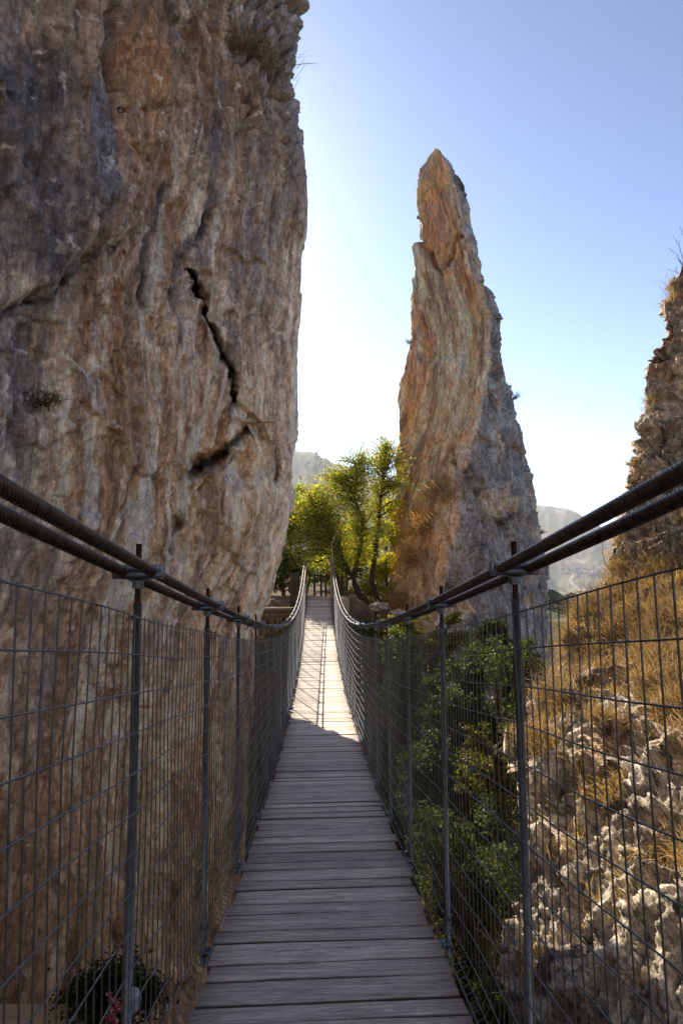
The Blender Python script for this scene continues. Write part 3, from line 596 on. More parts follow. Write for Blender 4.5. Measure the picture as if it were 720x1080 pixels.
# ------------------------------------------------------------------ bridge
def deckz(d):
    d = np.asarray(d,float); z = 1.3e-4*d**3+.004665*d**2-.17915*d-1.115
    z0 = -1.115-.17915*d; return np.where(d<0, -1.115-.10*d, z)
XC = .03; HWD = .455; HWP = .53; CABH = 1.385; YN, YF = -1.6, 22.9
BR = empty('suspension_bridge', (XC,0,float(deckz(0))), 'narrow suspension footbridge with grey wooden planks, wire mesh sides and twin steel cables', 'footbridge')
BRI = np.array([XC,0,float(deckz(0))])
def bpart(name, V, F, m, smooth=True, col=None, parent=None, org=None):
    o = mesh_obj(name, np.asarray(V)-(BRI if org is None else org), F, m, parent or BR, col, smooth); return o
def build_deck():
    rs = np.random.RandomState(31); y = YN; Vs=[];Fs=[];Cs=[];n0=0; ns = 12
    while y < YF:
        wd = rs.choice([.095,.12,.14,.15,.11]); gap = rs.choice([.006,.009,.012,.020],p=[.3,.35,.23,.12]); 
        x0 = -HWD+rs.normal()*.008; x1 = HWD+rs.normal()*.008; th = .035
        xs = np.linspace(x0,x1,ns+1)
        skew = rs.normal()*.003; e0 = y+skew*np.linspace(-1,1,ns+1)+.0016*np.cumsum(rs.normal(size=ns+1)); e1 = y+wd+rs.normal()*.002*np.linspace(-1,1,ns+1)+.0012*np.cumsum(rs.normal(size=ns+1))
        zc = deckz(y+wd/2)+rs.normal()*.002; tilt = (deckz(y+wd)-deckz(y))/wd+rs.normal()*.01; cup = .002+rs.normal()*.0015
        bev = .004
        def zz(e): return zc+(e-y-wd/2)*tilt
        prof = [(e0, -th),(e0,-bev),(e0+bev,0),(e0+wd*.5,-cup),(e1-bev,0),(e1,-bev),(e1,-th)]
        ring = np.stack([np.stack([xs+XC, ee, zz(ee)+dz+.0012*rs.normal()], -1) for ee,dz in prof],1)   # ns+1,7,3
        k = 7; V = ring.reshape(-1,3); F = [(i*k+j,i*k+(j+1)%k,(i+1)*k+(j+1)%k,(i+1)*k+j) for i in range(ns) for j in range(k)]
        F += [tuple(range(k-1,-1,-1)), tuple(ns*k+j for j in range(k))]
        t = rs.rand(); base = np.array([.45,.385,.33])*(1-t)+np.array([.62,.54,.46])*t; base = base*(.8+.4*rs.rand())
        # worn centre, browner ends
        xe = np.abs(V[:,0]-XC)/HWD; cc = base[None]*np.ones((len(V),1)); 
        br = sm(.72,1,xe)[:,None]; cc = cc*(1-.65*br)+np.array([.16,.10,.065])*(.65*br)
        edge = np.tile(np.array([1,1,.15,0,.15,1,1]),ns+1)[:,None]*.85; cc = cc*(1-edge)+np.array([.06,.045,.035])*edge
        Vs.append(V); Fs += [tuple(a+n0 for a in f) for f in F]; Cs.append(cc); n0 += len(V)
        y += wd+gap
    bpart('deck', np.vstack(Vs), Fs, M['wood'], False, np.vstack(Cs))
    ys = np.linspace(YN,YF,120)
    for xo in (-.40,-.14,.14,.40):
        m_ = MB(); m_.tube(np.stack([ys*0+XC+xo, ys, deckz(ys)-.055],1)-BRI, .016, 6); m_.build('bearer_cable', M['rod'], BR, True)
build_deck()
def helixcable(xo):
    segs = [(YN,.2,.02,12),(.2,3.2,.0015,42),(3.2,8,.005,28),(8,YF,.03,12)]
    for i,(a,b,stp,n) in enumerate(segs):
        ys = np.arange(a,b+stp/2,stp); zc = deckz(ys)+CABH
        # small rope sag between the clamps is nil; tiny irregularity
        P = np.stack([ys*0+XC+xo, ys, zc],1)
        T = np.gradient(P,axis=0); T /= np.linalg.norm(T,axis=1)[:,None]
        A = np.array([1.,0,0])[None]-T*T[:,:1]; A /= np.linalg.norm(A,axis=1)[:,None]; B = np.cross(T,A)
        t = np.arange(n)*2*math.pi/n; tw = ys*2*math.pi/.078
        r = .0132*(1+ (.34*np.abs(np.sin((t[None]*7-7*tw[:,None])/2))**.8-.20 if n>=28 else 0*t[None]*tw[:,None]))
        V = P[:,None]+r[...,None]*(A[:,None]*np.cos(t)[None,:,None]+B[:,None]*np.sin(t)[None,:,None])
        yield V.reshape(-1,3), gridF(len(ys),n,wv=True)
for xo in (-HWP-.04,-HWP+.04,HWP-.04,HWP+.04):
    Vs=[];Fs=[];n0=0
    for V,F in helixcable(xo): Vs.append(V);Fs.append(F+n0);n0+=len(V)
    bpart('main_cable', np.vstack(Vs), np.vstack(Fs), M['cable'])
# posts
POST_Y = [1.645+1.035*k for k in range(-3,21)]
def clamp_mesh():
    m_ = MB()
    for dz,h in ((.009,.019),(-.009,.019)):
        xs = np.linspace(-1,1,13); P = np.stack([xs*.068,xs*0,xs*0+dz],1)
        r = .0165*np.sqrt(np.clip(1-np.abs(xs)**6*.75,0,1)); r[0]*=.55; r[-1]*=.55
        n=12; t=np.arange(n)*2*math.pi/n
        V = np.stack([np.repeat(P[:,0],n), (r[:,None]*1.25*np.cos(t)[None]).ravel(), dz+(r[:,None]*.72*np.sin(t)[None]).ravel()],1)
        F = [(i*n+k,i*n+(k+1)%n,(i+1)*n+(k+1)%n,(i+1)*n+k) for i in range(12) for k in range(n)]+[tuple(range(n-1,-1,-1)),tuple(12*n+k for k in range(n))]
        m_.add(V,F)
    for sx in (-.064,.064): m_.tube([(sx,-.0,-.02),(sx,0,-.016),(sx,0,.016),(sx,0,.02)],[.006,.009,.009,.006],12)
    for sx in (-.04,.04):   # saddle sleeves gripping each cable
        m_.tube([(sx,-.019,-.0),(sx,-.012,0),(sx,.012,0),(sx,.019,0)],[.016,.0185,.0185,.016],12)
    return m_
def nut_mesh():
    m_ = MB(); m_.tube([(0,0,-.046),(0,0,-.0281),(0,0,-.028),(0,0,-.024)],[.017,.017,.021,.021],8); return m_
post0=None
for sx in (-1,1):
    for i,py in enumerate(POST_Y):
        base = np.array([XC+sx*HWP,py,float(deckz(py))])
        if post0 is None:
            m_ = MB(); m_.tube([(0,0,-.14),(0,0,CABH-.085)],.0115,12); m_.tube([(0,0,.0),(0,0,.02)],.018,10)
            m_.box((.05,0,-.09),(.13,.03,.02))
            p = m_.build('post', M['steel'], BR, True); p.location = base-BRI
            r_ = MB(); r_.tube([(0,0,CABH-.085),(0,0,CABH+.078)],.008,10); rod = r_.build('threaded_rod', M['rod'], p, True)
            c = clamp_mesh().build('clamp', M['steel'], p, True); c.location = (0,0,CABH)
            nn = nut_mesh().build('nut', M['steel'], p, False); nn.location=(0,0,CABH)
            post0 = (p,[rod,c,nn])
        else:
            p = post0[0].copy(); link(p,BR); p.location = base-BRI
            if sx>0: p.scale=(-1,1,1)
            p.rotation_euler=(random.gauss(0,.006),random.gauss(0,.004),0)
            for ch in post0[1]: q=ch.copy(); link(q,p)
# mesh panels
def panel(sx, y0, y1, rs):
    xp = XC+sx*(HWP-.018); xd = XC+sx*(HWD+.012)
    hs = np.linspace(1.255,.055,13)
    yy = np.linspace(y0,y1,14); ph = rs.rand(2)*6
    bow = .022*np.sin((yy-y0)/(y1-y0)*math.pi)*rs.normal()
    def xoff(y,h): return np.interp(y,yy,bow)*np.sin(h/1.25*math.pi)+.005*np.sin(y*7+ph[0]+h*5)
    Vs=[];Fs=[];n0=0
    H = np.stack([np.stack([xp+xoff(yy,h)-sx*.004, yy, deckz(yy)+h+.0035*np.sin(yy*5+ph[1]+h*9)],1) for h in hs])
    V,F = tubes_fast(H,.0021); Vs.append(V);Fs.append(F+n0);n0+=len(V)
    # lower returns running in to the deck edge
    H = np.stack([np.stack([yy*0+x_,yy,deckz(yy)+h_],1) for x_,h_ in ((xp-sx*.02,.015),(xd,-.004),(xd-sx*.004,.012))])
    V,F = tubes_fast(H,.0021); Vs.append(V);Fs.append(F+n0);n0+=len(V)
    yv = np.arange(y0+.012,y1,.05); zl = [1.262,.95,.6,.3,.05,.012]
    Vt = np.stack([np.stack([xp+xoff(yv,h)+(0 if h>.03 else -sx*.02), yv+.0015*np.sin(yv*40), deckz(yv)+h],1) for h in zl]+[np.stack([yv*0+xd,yv,deckz(yv)+.0],1)],1)
    V,F = tubes_fast(Vt,.0019); Vs.append(V);Fs.append(F+n0);n0+=len(V)
    # joint ties
    for h in hs[::1]:
        t = np.linspace(0,2*math.pi,7); R_ = .007
        ring = np.stack([xp+R_*np.cos(t)-sx*.003, y0+.006+0*t+np.linspace(-.006,.006,7), deckz(y0)+h+R_*np.sin(t)],1)[None]
        V,F = tubes_fast(ring,.0018); Vs.append(V);Fs.append(F+n0);n0+=len(V)
    bpart('mesh_panel', np.vstack(Vs), np.vstack(Fs), M['wire'])
rs_ = np.random.RandomState(5)
for sx in (-1,1):
    y = -1.25 if sx<0 else -1.5
    off = 0
    while y < YF-.3:
        y1 = min(y+1.66 if False else y+2.05, YF-.05); panel(sx,y,y1,rs_); y = y1+.004
# far end portal posts and block
for sx in (-1,1):
    m_ = MB(); x = sx*(HWP); yb = 22.95; zb = float(deckz(22.9)); 
    m_.tube(np.array([(x+XC,yb,zb-1.2),(x+XC,yb,W(0,596 if sx<0 else 588,yb)[2])])-BRI,[.085,.075],10)
    m_.build('portal_post', M['plank'], BR, True)
    m_ = MB(); c0,c1 = (W(306,604,23.3),W(316,660,23.3)) if sx<0 else (W(357.5,631,22.4),W(368,665,22.4)); m_.box((c0+c1)/2-BRI,(c1[0]-c0[0],.5,c0[2]-c1[2]),bev=.03); m_.build('anchor_block', M['railwood'] if sx<0 else M['conc'], BR)

# ------------------------------------------------------------------ trees
def leafmesh(C, size, rs, cols, flat=.0):
    k = len(C); a = rs.normal(size=(k,3)); a[:,2] *= 1-flat; a /= np.linalg.norm(a,axis=1)[:,None]
    b = np.cross(a, rs.normal(size=(k,3))); b /= np.linalg.norm(b,axis=1)[:,None]+1e-9
    s = size*(.55+.9*rs.rand(k))[:,None]
    V = np.stack([C-a*s*.5, C+b*s*.3-a*s*.05, C+a*s*.5, C-b*s*.3-a*s*.05],1).reshape(-1,3)
    F = np.arange(k*4).reshape(-1,4)
    c = cols[rs.randint(len(cols),size=k)]*(.65+.7*rs.rand(k))[:,None]
    return V,F,np.repeat(c,4,0)
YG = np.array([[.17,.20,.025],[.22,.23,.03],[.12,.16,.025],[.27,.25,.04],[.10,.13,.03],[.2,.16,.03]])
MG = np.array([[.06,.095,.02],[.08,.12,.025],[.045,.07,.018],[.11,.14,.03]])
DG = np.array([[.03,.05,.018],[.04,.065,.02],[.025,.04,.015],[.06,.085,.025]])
def tree(base, trunks, blobs, nleaf, lsize, cols, label, seed, name='leafy_tree', cat='tree', group=None, ntip=60, bark='bark', tr=.09, sig=.16, twigr=.012, lm='leaf'):
    """blobs: (centre xyz, radius xyz); trunks: list of polylines (world)"""
    rs = np.random.RandomState(seed); base = np.asarray(base,float); e = empty(name, base, label, cat, group)
    m_ = MB(); nodes = []
    for tl in trunks:
        p,_ = spline(np.array(tl,float), 22); r = np.linspace(tr,tr*.35,22); p = p+rs.normal(size=p.shape)*tr*.12
        m_.tube(p-base, r, 7); nodes += [(q,rr) for q,rr in zip(p[7:],r[7:])]
    NP = np.array([q for q,_ in nodes]); NR = np.array([r for _,r in nodes])
    vol = np.array([np.prod(b[1]) for b in blobs]); vol = vol/vol.sum(); leaves = []
    for k in range(ntip):
        b = blobs[rs.choice(len(blobs),p=vol)]; v = rs.normal(size=3); v /= np.linalg.norm(v); v *= rs.rand()**.45
        tip = np.array(b[0])+v*np.array(b[1]); 
        dd = np.linalg.norm(NP-tip,axis=1)+np.maximum(NP[:,2]-tip[2],0)*1.2; j = np.argmin(dd+rs.rand(len(dd))*.6); a = NP[j]
        L_ = np.linalg.norm(tip-a); t = np.linspace(0,1,8)[:,None]; p = a*(1-t)+tip*t+np.array([0,0,1])*np.sin(t*math.pi)*.12*L_+rs.normal(size=(8,3))*L_*.03*np.sin(t*math.pi)
        r0 = min(NR[j]*.6, .012+.018*L_); m_.tube(p-base, np.linspace(r0,twigr*.4,8), 5, cap=False)
        q = int(nleaf/ntip*(.4+1.2*rs.rand())); tt = .35+.65*rs.rand(q)**.6
        c = a*(1-tt[:,None])+tip*tt[:,None]+np.array([0,0,1])*np.sin(tt*math.pi)[:,None]*.12*L_
        leaves.append(c+rs.normal(size=(q,3))*sig*(.5+tt[:,None])*np.array([1,1,.7])*np.mean(b[1])*.75)
    m_.build('trunk', M[bark], e, True)
    V,F,c = leafmesh(np.vstack(leaves)-base, lsize, rs, cols); mesh_obj('crown', V, F, M[lm], e, c, False)
    return e
def B(x,y,D,rx,ry,rd=None):   # blob from photo radii (pixels) at distance D
    s = D/FPX; return (W(x,y,D),(rx*s,(rd if rd else (rx+ry)/2)*s,ry*s))
D=25.5
tree(W(391,652,D),[[W(391,652,D),W(382,632,D),W(373,612,D-.2),W(380,575,D-.2),W(381,545,D),W(374,525,D),W(378,490,D)],
     [W(388,648,D),W(374,614,D),W(362,590,D-.5),W(350,560,D-.5),W(335,545,D-.8)],
     [W(401,640,D+.6),W(392,612,D+.5),W(396,580,D+.4),W(402,520,D),W(408,490,D)]],
   [B(345,545,D-.6,38,34),B(368,508,D,34,30),B(398,496,D+.2,30,38),B(408,466,D+.4,18,16),B(322,528,D-.5,22,22),B(424,505,D-1.5,12,36),B(328,560,D-.8,24,28),B(402,545,D,22,36),B(316,552,D-.8,24,26),B(350,590,D-.2,36,18),B(338,520,D,28,22),B(376,560,D,32,36),B(385,488,D,28,24),B(310,575,D-.8,18,26),B(340,500,D,16,12)],
   56000,.075,np.vstack([YG*1.15,YG*1.15,MG*1.6]),'tall yellow green tree with a crooked brown trunk between the cliff and the pinnacle',11,ntip=620,tr=.13)
D=27
tree(W(408,640,D),[[W(408,640,D),W(407,600,D),W(408,560,D),W(410,520,D)]],
   [B(412,560,D-.4,14,30),B(405,600,D,20,20),B(420,520,D-1.8,8,24)],8000,.085,YG*1.3,'thin upright yellow green tree against the left edge of the pinnacle',12,ntip=60,tr=.08)
D=30
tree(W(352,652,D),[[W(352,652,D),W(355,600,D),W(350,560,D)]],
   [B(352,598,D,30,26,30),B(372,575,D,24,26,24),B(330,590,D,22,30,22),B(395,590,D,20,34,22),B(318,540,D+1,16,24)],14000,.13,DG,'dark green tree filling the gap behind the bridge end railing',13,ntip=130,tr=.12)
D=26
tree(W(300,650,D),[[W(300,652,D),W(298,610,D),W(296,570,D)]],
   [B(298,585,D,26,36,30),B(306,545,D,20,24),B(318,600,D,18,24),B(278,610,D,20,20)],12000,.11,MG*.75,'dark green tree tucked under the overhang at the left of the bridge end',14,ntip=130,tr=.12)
D=28
tree(W(305,640,D),[[W(305,648,D),W(306,580,D),W(304,540,D)]],
   [B(304,535,D,16,20),B(312,515,D,12,10)],3500,.11,np.array([[.10,.16,.03],[.07,.12,.02]]),'bright mid green tree peeping out behind the cliff edge',15,ntip=60,tr=.1)
for i,(x,y,D,rx,ry,lab) in enumerate([(385,622,27.5,24,14,'bright yellow green shrub under the crooked tree trunk'),(356,618,28,14,16,'backlit light green shrub just behind the wooden railing'),(412,628,26.5,14,14,'small lime green shrub at the foot of the pinnacle left edge')]):
    tree(W(x,652,D),[[W(x,652,D),W(x+2,y,D)]],[B(x,y,D,rx,ry)],2600,.1,YG*1.2,lab,30+i,name='shrub',cat='shrub',ntip=40,tr=.04)
for i,(x,y,D,rx,ry,cols,lab) in enumerate([(384,668,20.6,20,16,MG,'low green shrub on the earth bank just right of the bridge end'),(412,662,20.2,20,14,YG,'low yellow green shrub at the brown bank below the pinnacle corner'),(398,690,19.6,24,18,DG*1.5,'dark shrub hanging on the earth bank below the right cable'),(283,690,19.4,18,16,DG*1.4,'dark shrub in front of the retaining wall left of the bridge')]):
    tree(W(x,y+ry*1.5,D),[[W(x,y+ry*1.5,D),W(x+2,y,D)]],[B(x,y,D,rx,ry),B(x-rx*.4,y+ry*.4,D,rx*.6,ry*.6)],4200,.07,cols,lab,40+i,name='shrub',cat='shrub',ntip=60,tr=.03,lm='gleaf')
# shrubs in the gorge, right of the fence
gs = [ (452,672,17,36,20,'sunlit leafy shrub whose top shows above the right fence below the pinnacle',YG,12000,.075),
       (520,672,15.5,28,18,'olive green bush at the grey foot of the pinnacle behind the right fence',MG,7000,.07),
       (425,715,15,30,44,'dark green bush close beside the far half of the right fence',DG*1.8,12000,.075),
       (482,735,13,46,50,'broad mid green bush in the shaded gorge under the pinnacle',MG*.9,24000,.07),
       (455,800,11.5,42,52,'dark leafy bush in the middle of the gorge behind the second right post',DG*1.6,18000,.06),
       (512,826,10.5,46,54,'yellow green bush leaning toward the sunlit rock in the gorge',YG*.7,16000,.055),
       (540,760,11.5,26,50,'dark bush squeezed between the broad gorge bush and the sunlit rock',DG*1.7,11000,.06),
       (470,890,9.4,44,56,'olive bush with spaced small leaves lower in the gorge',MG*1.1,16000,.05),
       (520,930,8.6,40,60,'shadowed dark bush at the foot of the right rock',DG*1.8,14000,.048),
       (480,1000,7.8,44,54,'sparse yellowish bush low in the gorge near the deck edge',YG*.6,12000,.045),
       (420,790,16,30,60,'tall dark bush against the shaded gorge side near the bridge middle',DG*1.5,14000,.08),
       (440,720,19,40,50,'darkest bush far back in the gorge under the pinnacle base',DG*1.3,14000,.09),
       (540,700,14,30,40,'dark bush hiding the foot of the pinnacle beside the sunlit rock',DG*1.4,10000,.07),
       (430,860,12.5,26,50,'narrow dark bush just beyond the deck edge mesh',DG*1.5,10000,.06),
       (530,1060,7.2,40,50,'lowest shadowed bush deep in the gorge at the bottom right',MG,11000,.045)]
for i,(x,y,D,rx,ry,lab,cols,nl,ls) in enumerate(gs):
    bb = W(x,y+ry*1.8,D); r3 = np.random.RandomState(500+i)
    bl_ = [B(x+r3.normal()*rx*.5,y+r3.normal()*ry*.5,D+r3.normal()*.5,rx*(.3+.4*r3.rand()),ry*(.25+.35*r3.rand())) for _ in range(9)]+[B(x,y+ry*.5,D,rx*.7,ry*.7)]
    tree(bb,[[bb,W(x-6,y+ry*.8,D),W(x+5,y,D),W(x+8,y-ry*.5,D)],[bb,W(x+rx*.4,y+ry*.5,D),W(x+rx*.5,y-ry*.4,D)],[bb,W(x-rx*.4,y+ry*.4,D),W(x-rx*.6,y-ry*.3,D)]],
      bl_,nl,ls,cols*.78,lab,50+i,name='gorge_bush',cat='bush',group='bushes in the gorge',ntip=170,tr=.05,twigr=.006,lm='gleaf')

# ------------------------------------------------------------------ far end details
zt = float(deckz(22.9))
RL = empty('wooden_railing', W(345,632,25.2), 'dark wooden railing crossing behind the far end of the bridge', 'railing'); rl = np.array(RL.location)
D=25.2
for x in (322,331.7,338.6,343.5,356,360.5,365.5):
    m_=MB(); a=W(x,634,D); b=W(x,605.5,D); 
    if x==322: b=W(327.5,605,D)
    m_.tube([a-rl,b-rl],[.05,.045],8); m_.build('railing_post',M['railwood'],RL,True)
for y0,y1 in ((605,610),) :
    m_=MB(); m_.tube([W(321,y0,D-.06)-rl,W(345,(y0+y1)/2+.5,D-.06)-rl,W(374,y1,D-.06)-rl],.04,8); m_.build('rail',M['railwood'],RL,True)
def boulder(name, c, size, seed, label, group, m='rock', col=(.4,.35,.28)):
    nu,nv=36,24; u=np.linspace(0,2*math.pi,nu+1)[:-1]; v=np.linspace(.02,math.pi-.02,nv); U,V_=np.meshgrid(u,v,indexing='ij')
    N_=st(np.sin(V_)*np.cos(U),np.sin(V_)*np.sin(U),np.cos(V_)); f=1+.28*fbm(N_*1.6,4,seed=seed)+.16*(worley(N_*1.8,seed)[2]-.5)
    P=N_*f[...,None]*np.array(size); cc=np.array(col)*(1+.3*fbm(N_*4,3,seed=seed+3))[...,None]
    o=mesh_obj(name,P,gridF(nu,nv,wu=True),M[m],col=cc); o.location=c; tag(o,label,'boulder',group); return o
bl=[(328,640,24.2,.28,'pale boulder at the end of the deck by the left portal post'),(337,637,24.8,.2,'small pale stone lying in front of the railing'),(400,641,25.0,.35,'dark boulder beside the second tree stem'),
    (290,652,22.5,.5,'shaded boulder under the cliff overhang near the retaining wall'),(274,642,23.5,.6,'large rough boulder under the cliff overhang'),(420,648,24.2,.3,'brown boulder at the corner of the pinnacle base'),(306,645,23.4,.35,'rounded rock just left of the left portal post')]
for i,(x,y,D,s_,lab) in enumerate(bl): boulder('boulder',W(x,y,D),(s_*1.2,s_,s_*.7),60+i,lab,'boulders at the far end')
def wall(name,x0,x1,yt,yb,D,th,label,m):
    a=W(x0,yt,D);b=W(x1,yt,D);zb=W(x0,yb,D)[2]; L_=b[0]-a[0]; n=40; zt_=a[2]
    e=empty(name,((a[0]+b[0])/2,D,zb),label,'wall')
    m_=MB(); rs=np.random.RandomState(int(x0)); z=0; k=0
    while z<zt_-zb-.02:
        h=.16+.08*rs.rand(); x=-L_/2-(.1*(k%2))
        while x<L_/2:
            w_=.2+.25*rs.rand(); m_.box((x+w_/2,rs.normal()*.015,z+h/2),(w_-.015,th,h-.012),R=_rz(rs.normal()*.03),bev=.02); x+=w_
        z+=h;k+=1
    m_.build('stonework',M[m],e)
    c_=MB(); c_.box((0,0,zt_-zb+.05),(L_+.25,th+.12,.09),bev=.015); c_.build('coping',M['earth'],e)
wall('retaining_wall',262,304,644,740,20.6,.4,'low brown retaining wall with pale coping left of the bridge end','earth')
# leaning pole above the right portal post
m_=MB(); a=W(350.5,660,22.6); m_.tube([W(350.5,660,22.6)-a,W(351,600,22.6)-a,W(350,572,22.6)-a],[.03,.026,.02],6); m_.tube([W(350,573,22.6)-a,W(356,560,22.6)-a],[.02,.015],6)
o=m_.build('thin_pole',M['conc'],None,True); o.location=a; tag(o,'thin pale pole with a bent top beside the right portal post','pole')

# ------------------------------------------------------------------ near left ledge with its bits
def ledge():
    nu,nv=60,60; x=np.linspace(-7,-.62,nu); y=np.linspace(-5,2.5,nv); X,Y=np.meshgrid(x,y,indexing='ij')
    Z=-1.98+.06*fbm(st(X*2,Y*2,X*0),4,seed=80); top=st(X,Y,Z)
    # skirt down at the front and the bridge side
    fr=np.repeat(top[:,-1:],6,1); fr[...,2]-=np.linspace(.05,6,6)[None]; fr[...,1]+=np.linspace(0,.25,6)[None]; G=np.concatenate([top,fr],1)
    o=mesh_obj('near_bank',G,gridF(nu,nv+6),M['earth']); tag(o,'earth ledge at the foot of the left cliff',kind='structure')
    sd_=np.repeat(G[-1:],6,0); sd_[...,2]-=np.linspace(0,6,6)[:,None]; 
    o=mesh_obj('bank_side',sd_,gridF(6,nv+6),M['earth']); tag(o,'earth side of the ledge',kind='structure')
ledge()
a=W(-20,1068,2.42); m_=MB(); b=W(84,1078,2.42); mid=(a+b)/2
m_.box((0,0,0),(b[0]-a[0]+.3,.12,.07),bev=.008); o=m_.build('timber_beam',M['plank']); o.location=mid+np.array([-.12,0,-.02]); o.rotation_euler=(0,math.radians(1.5),0); tag(o,'pale timber beam lying on the ledge at the bottom left','timber beam')
bb=W(118,1085,2.5)
tree(bb,[[bb,W(112,1050,2.5),W(108,1036,2.5)],[bb,W(140,1055,2.45),W(150,1040,2.4)]],[B(112,1052,2.5,34,14,40),B(80,1066,2.5,34,10,20),B(150,1054,2.35,26,13,18),B(125,1036,2.6,22,9),B(96,1040,2.55,14,9)],7000,.02,DG*.5,'dark low bush behind the left fence at the foot of the cliff',90,name='bush',cat='bush',ntip=150,tr=.006,sig=.4,twigr=.002)
def blob(name,c,size,seed,m,label,cat,fold=.25):
    nu,nv=48,36; u=np.linspace(0,2*math.pi,nu+1)[:-1]; v=np.linspace(.02,math.pi-.02,nv); U,V_=np.meshgrid(u,v,indexing='ij')
    N_=st(np.sin(V_)*np.cos(U),np.sin(V_)*np.sin(U),np.cos(V_)); f=1+fold*ridged(N_*1.7,3,seed=seed)
    o=mesh_obj(name,N_*f[...,None]*np.array(size),gridF(nu,nv,wu=True),M[m]); o.location=c; tag(o,label,cat)
fp = W(118,1066,2.2); fe = empty('pink_flowers', fp, 'bunch of dull pink and white flowers tied behind the left fence at the bottom', 'flowers'); rf_ = np.random.RandomState(44)
fc = rf_.normal(size=(26,3))*np.array([.016,.014,.034]); pc = np.repeat(fc,12,0)+rf_.normal(size=(312,3))*.0045
V_,F_,c_ = leafmesh(pc, .011, rf_, np.array([[.42,.03,.12],[.5,.06,.2],[.35,.02,.08],[.75,.5,.58],[.6,.2,.3]])); mesh_obj('petals', V_, F_, M['gleaf'], fe, c_, False)
m_ = MB()
for q in fc[:14]: m_.tube([q,q*.5-np.array([0,0,.04]),np.array([0,0,-.09])],.0012,4)
m_.build('stems', M['bark'], fe, True)
blob('white_bag',W(141,1055,2.15),(.022,.02,.034),4,'white','small white plastic bag with dark marks behind the left fence','bag',.16)
# ring bolt on the cliff
def ring_bolt(x,y,lab,sz):
    Xp,Yp=px(CL.reshape(-1,3)); 
    msk=(CL.reshape(-1,3)[:,1]<10.6); dd=np.hypot(Xp-x,Yp-y)+(~msk)*1e3; j=int(np.argmin(dd)); p=CL.reshape(-1,3)[j]; n=CLn.reshape(-1,3)[j]
    e=empty('ring_bolt',p,lab,'ring bolt','ring bolts on the cliff')
    m_=MB(); m_.tube([-n*.05,n*.06],.012,6); m_.build('bolt',M['steel'],e,True)
    t=np.linspace(0,2*math.pi,17); m_=MB(); m_.tube(np.stack([sz*np.cos(t),0*t,sz*np.sin(t)],1)+n*.06-np.array([0,0,sz]),.009,6,cap=False); m_.build('ring',M['rod'],e,True)
ring_bolt(223,666,'rusty iron ring on the cliff just above the second post clamp',.055)
ring_bolt(124,114,'small metal ring high on the cliff below the orange patch',.04)
def on_surf(G,N,x,y,ymax):
    P=G.reshape(-1,3); Xp,Yp=px(P); j=int(np.argmin(np.hypot(Xp-x,Yp-y)+(P[:,1]>ymax)*1e3)); return P[j],N.reshape(-1,3)[j]
p,n_=on_surf(CL,CLn,42,425,10); tuft(p,n_,'small green tuft growing on the grey left part of the cliff',.26,160,[[.05,.07,.02],[.08,.09,.03],[.12,.12,.06]],101,.008)
p,n_=on_surf(CL,CLn,278,75,10.2); tuft(p,n_,'dry brown tuft high on the right shoulder of the cliff',.45,300,[[.2,.14,.08],[.3,.2,.1]],102,.01,.14)
p,n_=on_surf(CL,CLn,262,52,10.2); tuft(p,n_,'dry ochre tuft in the fractured rock near the cliff top',.4,240,[[.3,.19,.09],[.2,.13,.07]],103,.01,.14)
pts=[(515,318,'tiny dry tuft on the right edge of the pinnacle below the horn'),(521,337,'wispy dry tuft on the right edge of the pinnacle upper third'),(547,418,'thin dry stalk sticking out of the right edge of the pinnacle'),
     (432,362,'dry tuft on the left edge of the pinnacle'),(470,520,'rusty grass tuft on the edge between orange and grey pinnacle faces'),(449,555,'large dry grass clump low on the pinnacle front edge'),
     (438,590,'orange dry clump above the gorge shrubs on the pinnacle'),(425,640,'pale golden grass at the foot of the pinnacle left corner'),(579,562,'dark dry tuft on the lower right edge of the pinnacle'),(480,490,'small golden tuft halfway up the pinnacle ridge')]
for i,(x,y,lab) in enumerate(pts):
    p,n_=on_surf(PN,PNn,x,y,30); big=y>500 and x<475
    tuft(p,n_,lab,.75 if x==547 else (.55 if big else .4),500 if big else 70,[[.42,.27,.1],[.36,.22,.09],[.5,.36,.16]] if big or x==480 else [[.16,.13,.08],[.24,.19,.11]],110+i,.03 if big else .012,.28 if big else .05,group='dry tufts on the pinnacle')
# bare twigs at top right
e=empty('bare_twigs',W(716,292,8.2),'bare dark twigs sticking up from the top of the right rock','twigs'); bb=np.array(e.location); m_=MB(); r2=np.random.RandomState(8)
for x,y in ((709,248),(706,262),(716,238),(712,270),(722,236),(703,284),(726,255)):
    t=np.linspace(0,1,9)[:,None]; q=W(x,y,8.2)-bb; p=q*t+np.array([.10,0,-.02])*np.sin(t*math.pi)+r2.normal(size=(9,3))*.006; m_.tube(p,np.linspace(.008,.002,9),5)
    for k in (4,6): m_.tube([p[k],p[k]+np.array([r2.normal()*.08,0,.1])],[.003,.0015],4)
m_.build('twig',M['bark'],e,True)
e=empty('dead_shoot',W(645,600,7.4),'single thin curved shoot beside the left edge of the right rock','shoot'); bb=np.array(e.location); m_=MB()
m_.tube(np.array([W(646,606,7.4),W(638,596,7.4),W(635,584,7.4),W(635,570,7.4),W(637,560,7.4)])-bb,.004,5); m_.build('stalk',M['bark'],e,True)

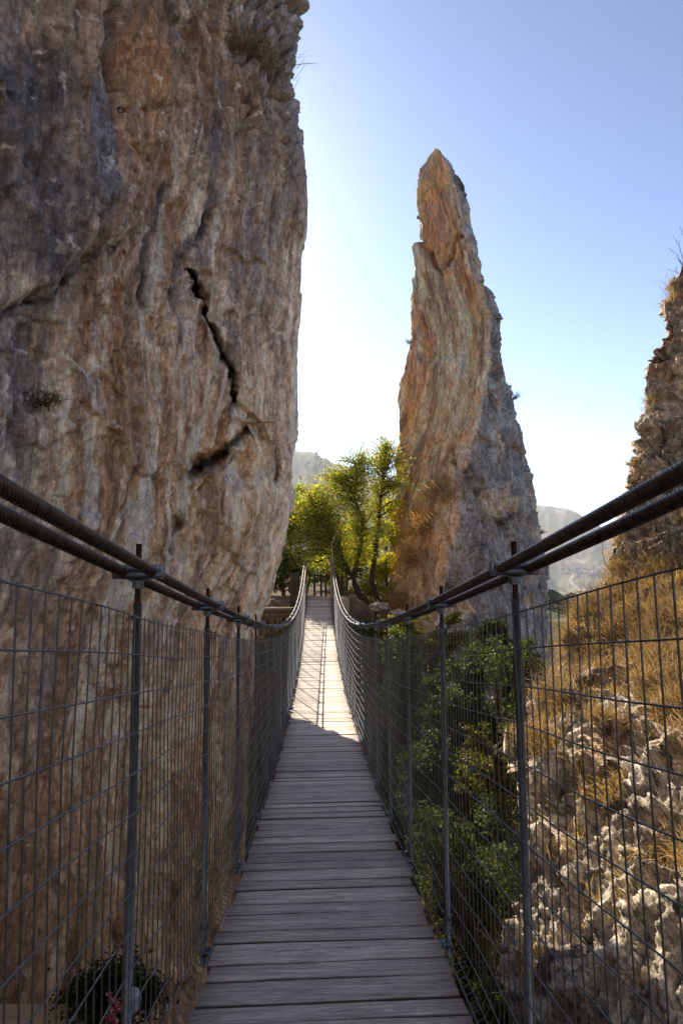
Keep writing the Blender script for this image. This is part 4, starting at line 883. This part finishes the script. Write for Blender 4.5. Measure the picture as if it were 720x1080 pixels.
# ------------------------------------------------------------------ valley: woods, road, houses
def g_at(x,y): return float(terr_h(np.array([x]),np.array([y]))[0])
def hitp(xp,yp):
    d=W(xp,yp,1.); t=np.geomspace(120,4000,900); h=terr_h(d[0]*t,d[1]*t*1.0); below=np.where(d[2]*t<h)[0]
    if len(below)==0: return None
    t0=t[below[0]]; return np.array([d[0]*t0,t0,float(terr_h(np.array([d[0]*t0]),np.array([t0]))[0])])
def woods():
    rs=np.random.RandomState(77); n=5200; r=np.exp(rs.uniform(math.log(160),math.log(2100),n)); az=np.radians(rs.uniform(-14,44,n)); x=r*np.sin(az); y=r*np.cos(az)
    keep=fbm(st(x/120,y/120,x*0),3,seed=81)>-.18; x,y,r=x[keep],y[keep],r[keep]; z=terr_h(x,y); n=len(x)
    nu,nv=8,5; u=np.arange(nu)*2*math.pi/nu; v=np.linspace(.15,math.pi-.3,nv); U,V_=np.meshgrid(u,v,indexing='ij'); N_=st(np.sin(V_)*np.cos(U),np.sin(V_)*np.sin(U),np.cos(V_)).reshape(-1,3)
    s=(2.2+3.2*rs.rand(n))[:,None,None]*np.where(r>600,1.2,.8)[:,None,None]
    P=N_[None]*s*(1+.35*rs.normal(size=(n,nu*nv,1)))*np.array([1.2,1.2,.9])+np.stack([x,y,z+1.5],1)[:,None]
    f=gridF(nu,nv,wu=True); F=(f[None]+(np.arange(n)*nu*nv)[:,None,None]).reshape(-1,4)
    c=np.array([[.045,.06,.025],[.07,.085,.03],[.09,.10,.045],[.05,.07,.03]])[rs.randint(4,size=n)]*(.8+.5*rs.rand(n))[:,None]
    o=mesh_obj('distant_woods',P,F,M['terrain'],col=np.repeat(c,nu*nv,0),smooth=False); tag(o,'olive trees and scrub dotting the far valley and slopes','woods',kind='stuff')
woods()
rd=[hitp(x,y) for x,y in ((628,650),(622,640),(612,626),(604,617),(601,612),(605,608))]
rd=[p for p in rd if p is not None]
if len(rd)>3:
    q,_=spline(rd,80); q[:,2]=terr_h(q[:,0],q[:,1])+3.0; T=np.gradient(q,axis=0); T[:,2]=0; T/=np.linalg.norm(T,axis=1)[:,None]; sdv=np.stack([T[:,1],-T[:,0],T[:,0]*0],1)*7
    o=mesh_obj('valley_road',np.stack([q-sdv,q+sdv],1),gridF(80,2),M['road']); tag(o,'pale winding road in the valley',kind='structure')
def house_proto():
    e=empty('house',(0,0,0),'x','house','white houses in the far town')
    a=MB(); a.box((0,0,3.5),(14,10,9)); wl=a.build('wall',M['plaster'],e)
    r=MB(); v=[(-7.6,-5.6,8),(7.6,-5.6,8),(7.6,5.6,8),(-7.6,5.6,8),(-7.6,0,10.6),(7.6,0,10.6)]; r.add(v,[(0,1,5,4),(2,3,4,5),(1,2,5),(3,0,4),(3,2,1,0)]); rf=r.build('roof',M['tiles'],e)
    ch=[wl,rf]
    for x in (-4.5,0,4.5):
        for z in (3,6): m_=MB(); m_.box((x,-5.02,z),(1.3,.12,1.5)); ch.append(m_.build('window',M['glass'],e))
    return e,ch
hp,hch=house_proto(); rs=np.random.RandomState(15); used=False; k=0
for (x,y) in [(592,601),(596,603.5),(600,600),(604,602.5),(608,600.5),(611,603.5),(615,601),(619,604),(623,602),(627,605),(631,602.5),(634,605.5),(638,603.5),(629,599.5),(613,598.5),(606,606),(621,607),(600,596),(634,599),(641,606)]:
    p=hitp(x+rs.normal()*.5,y)
    if p is None: continue
    if not used: h=hp; used=True
    else:
        h=hp.copy(); COL.objects.link(h)
        for c in hch: q=c.copy(); link(q,h)
    h.location=p; s_=.75+.6*rs.rand(); h.scale=(s_,s_*(.8+.4*rs.rand()),s_*.9); h.rotation_euler=(0,0,rs.uniform(-.6,.6))
    h['label']='tiny white house in the hazy valley town beyond the gorge'; h['group']='white houses in the far town'

# ------------------------------------------------------------------ haze
def haze(dens):
    m=bpy.data.materials.new('haze_air'); m.use_nodes=True; t=m.node_tree; t.nodes.remove(t.nodes['Principled BSDF'])
    v=t.nodes.new('ShaderNodeVolumePrincipled'); v.inputs['Color'].default_value=(.86,.92,1,1); v.inputs['Density'].default_value=dens; v.inputs['Anisotropy'].default_value=.35
    t.links.new(v.outputs[0],t.nodes['Material Output'].inputs['Volume'])
    b=MB(); b.box((0,0,20),(18400,18400,960)); o=b.build('haze',m); tag(o,'thin bluish haze over the valley',kind='stuff'); o.display_type='WIRE'
HAZE=True
if HAZE: haze(.00011)
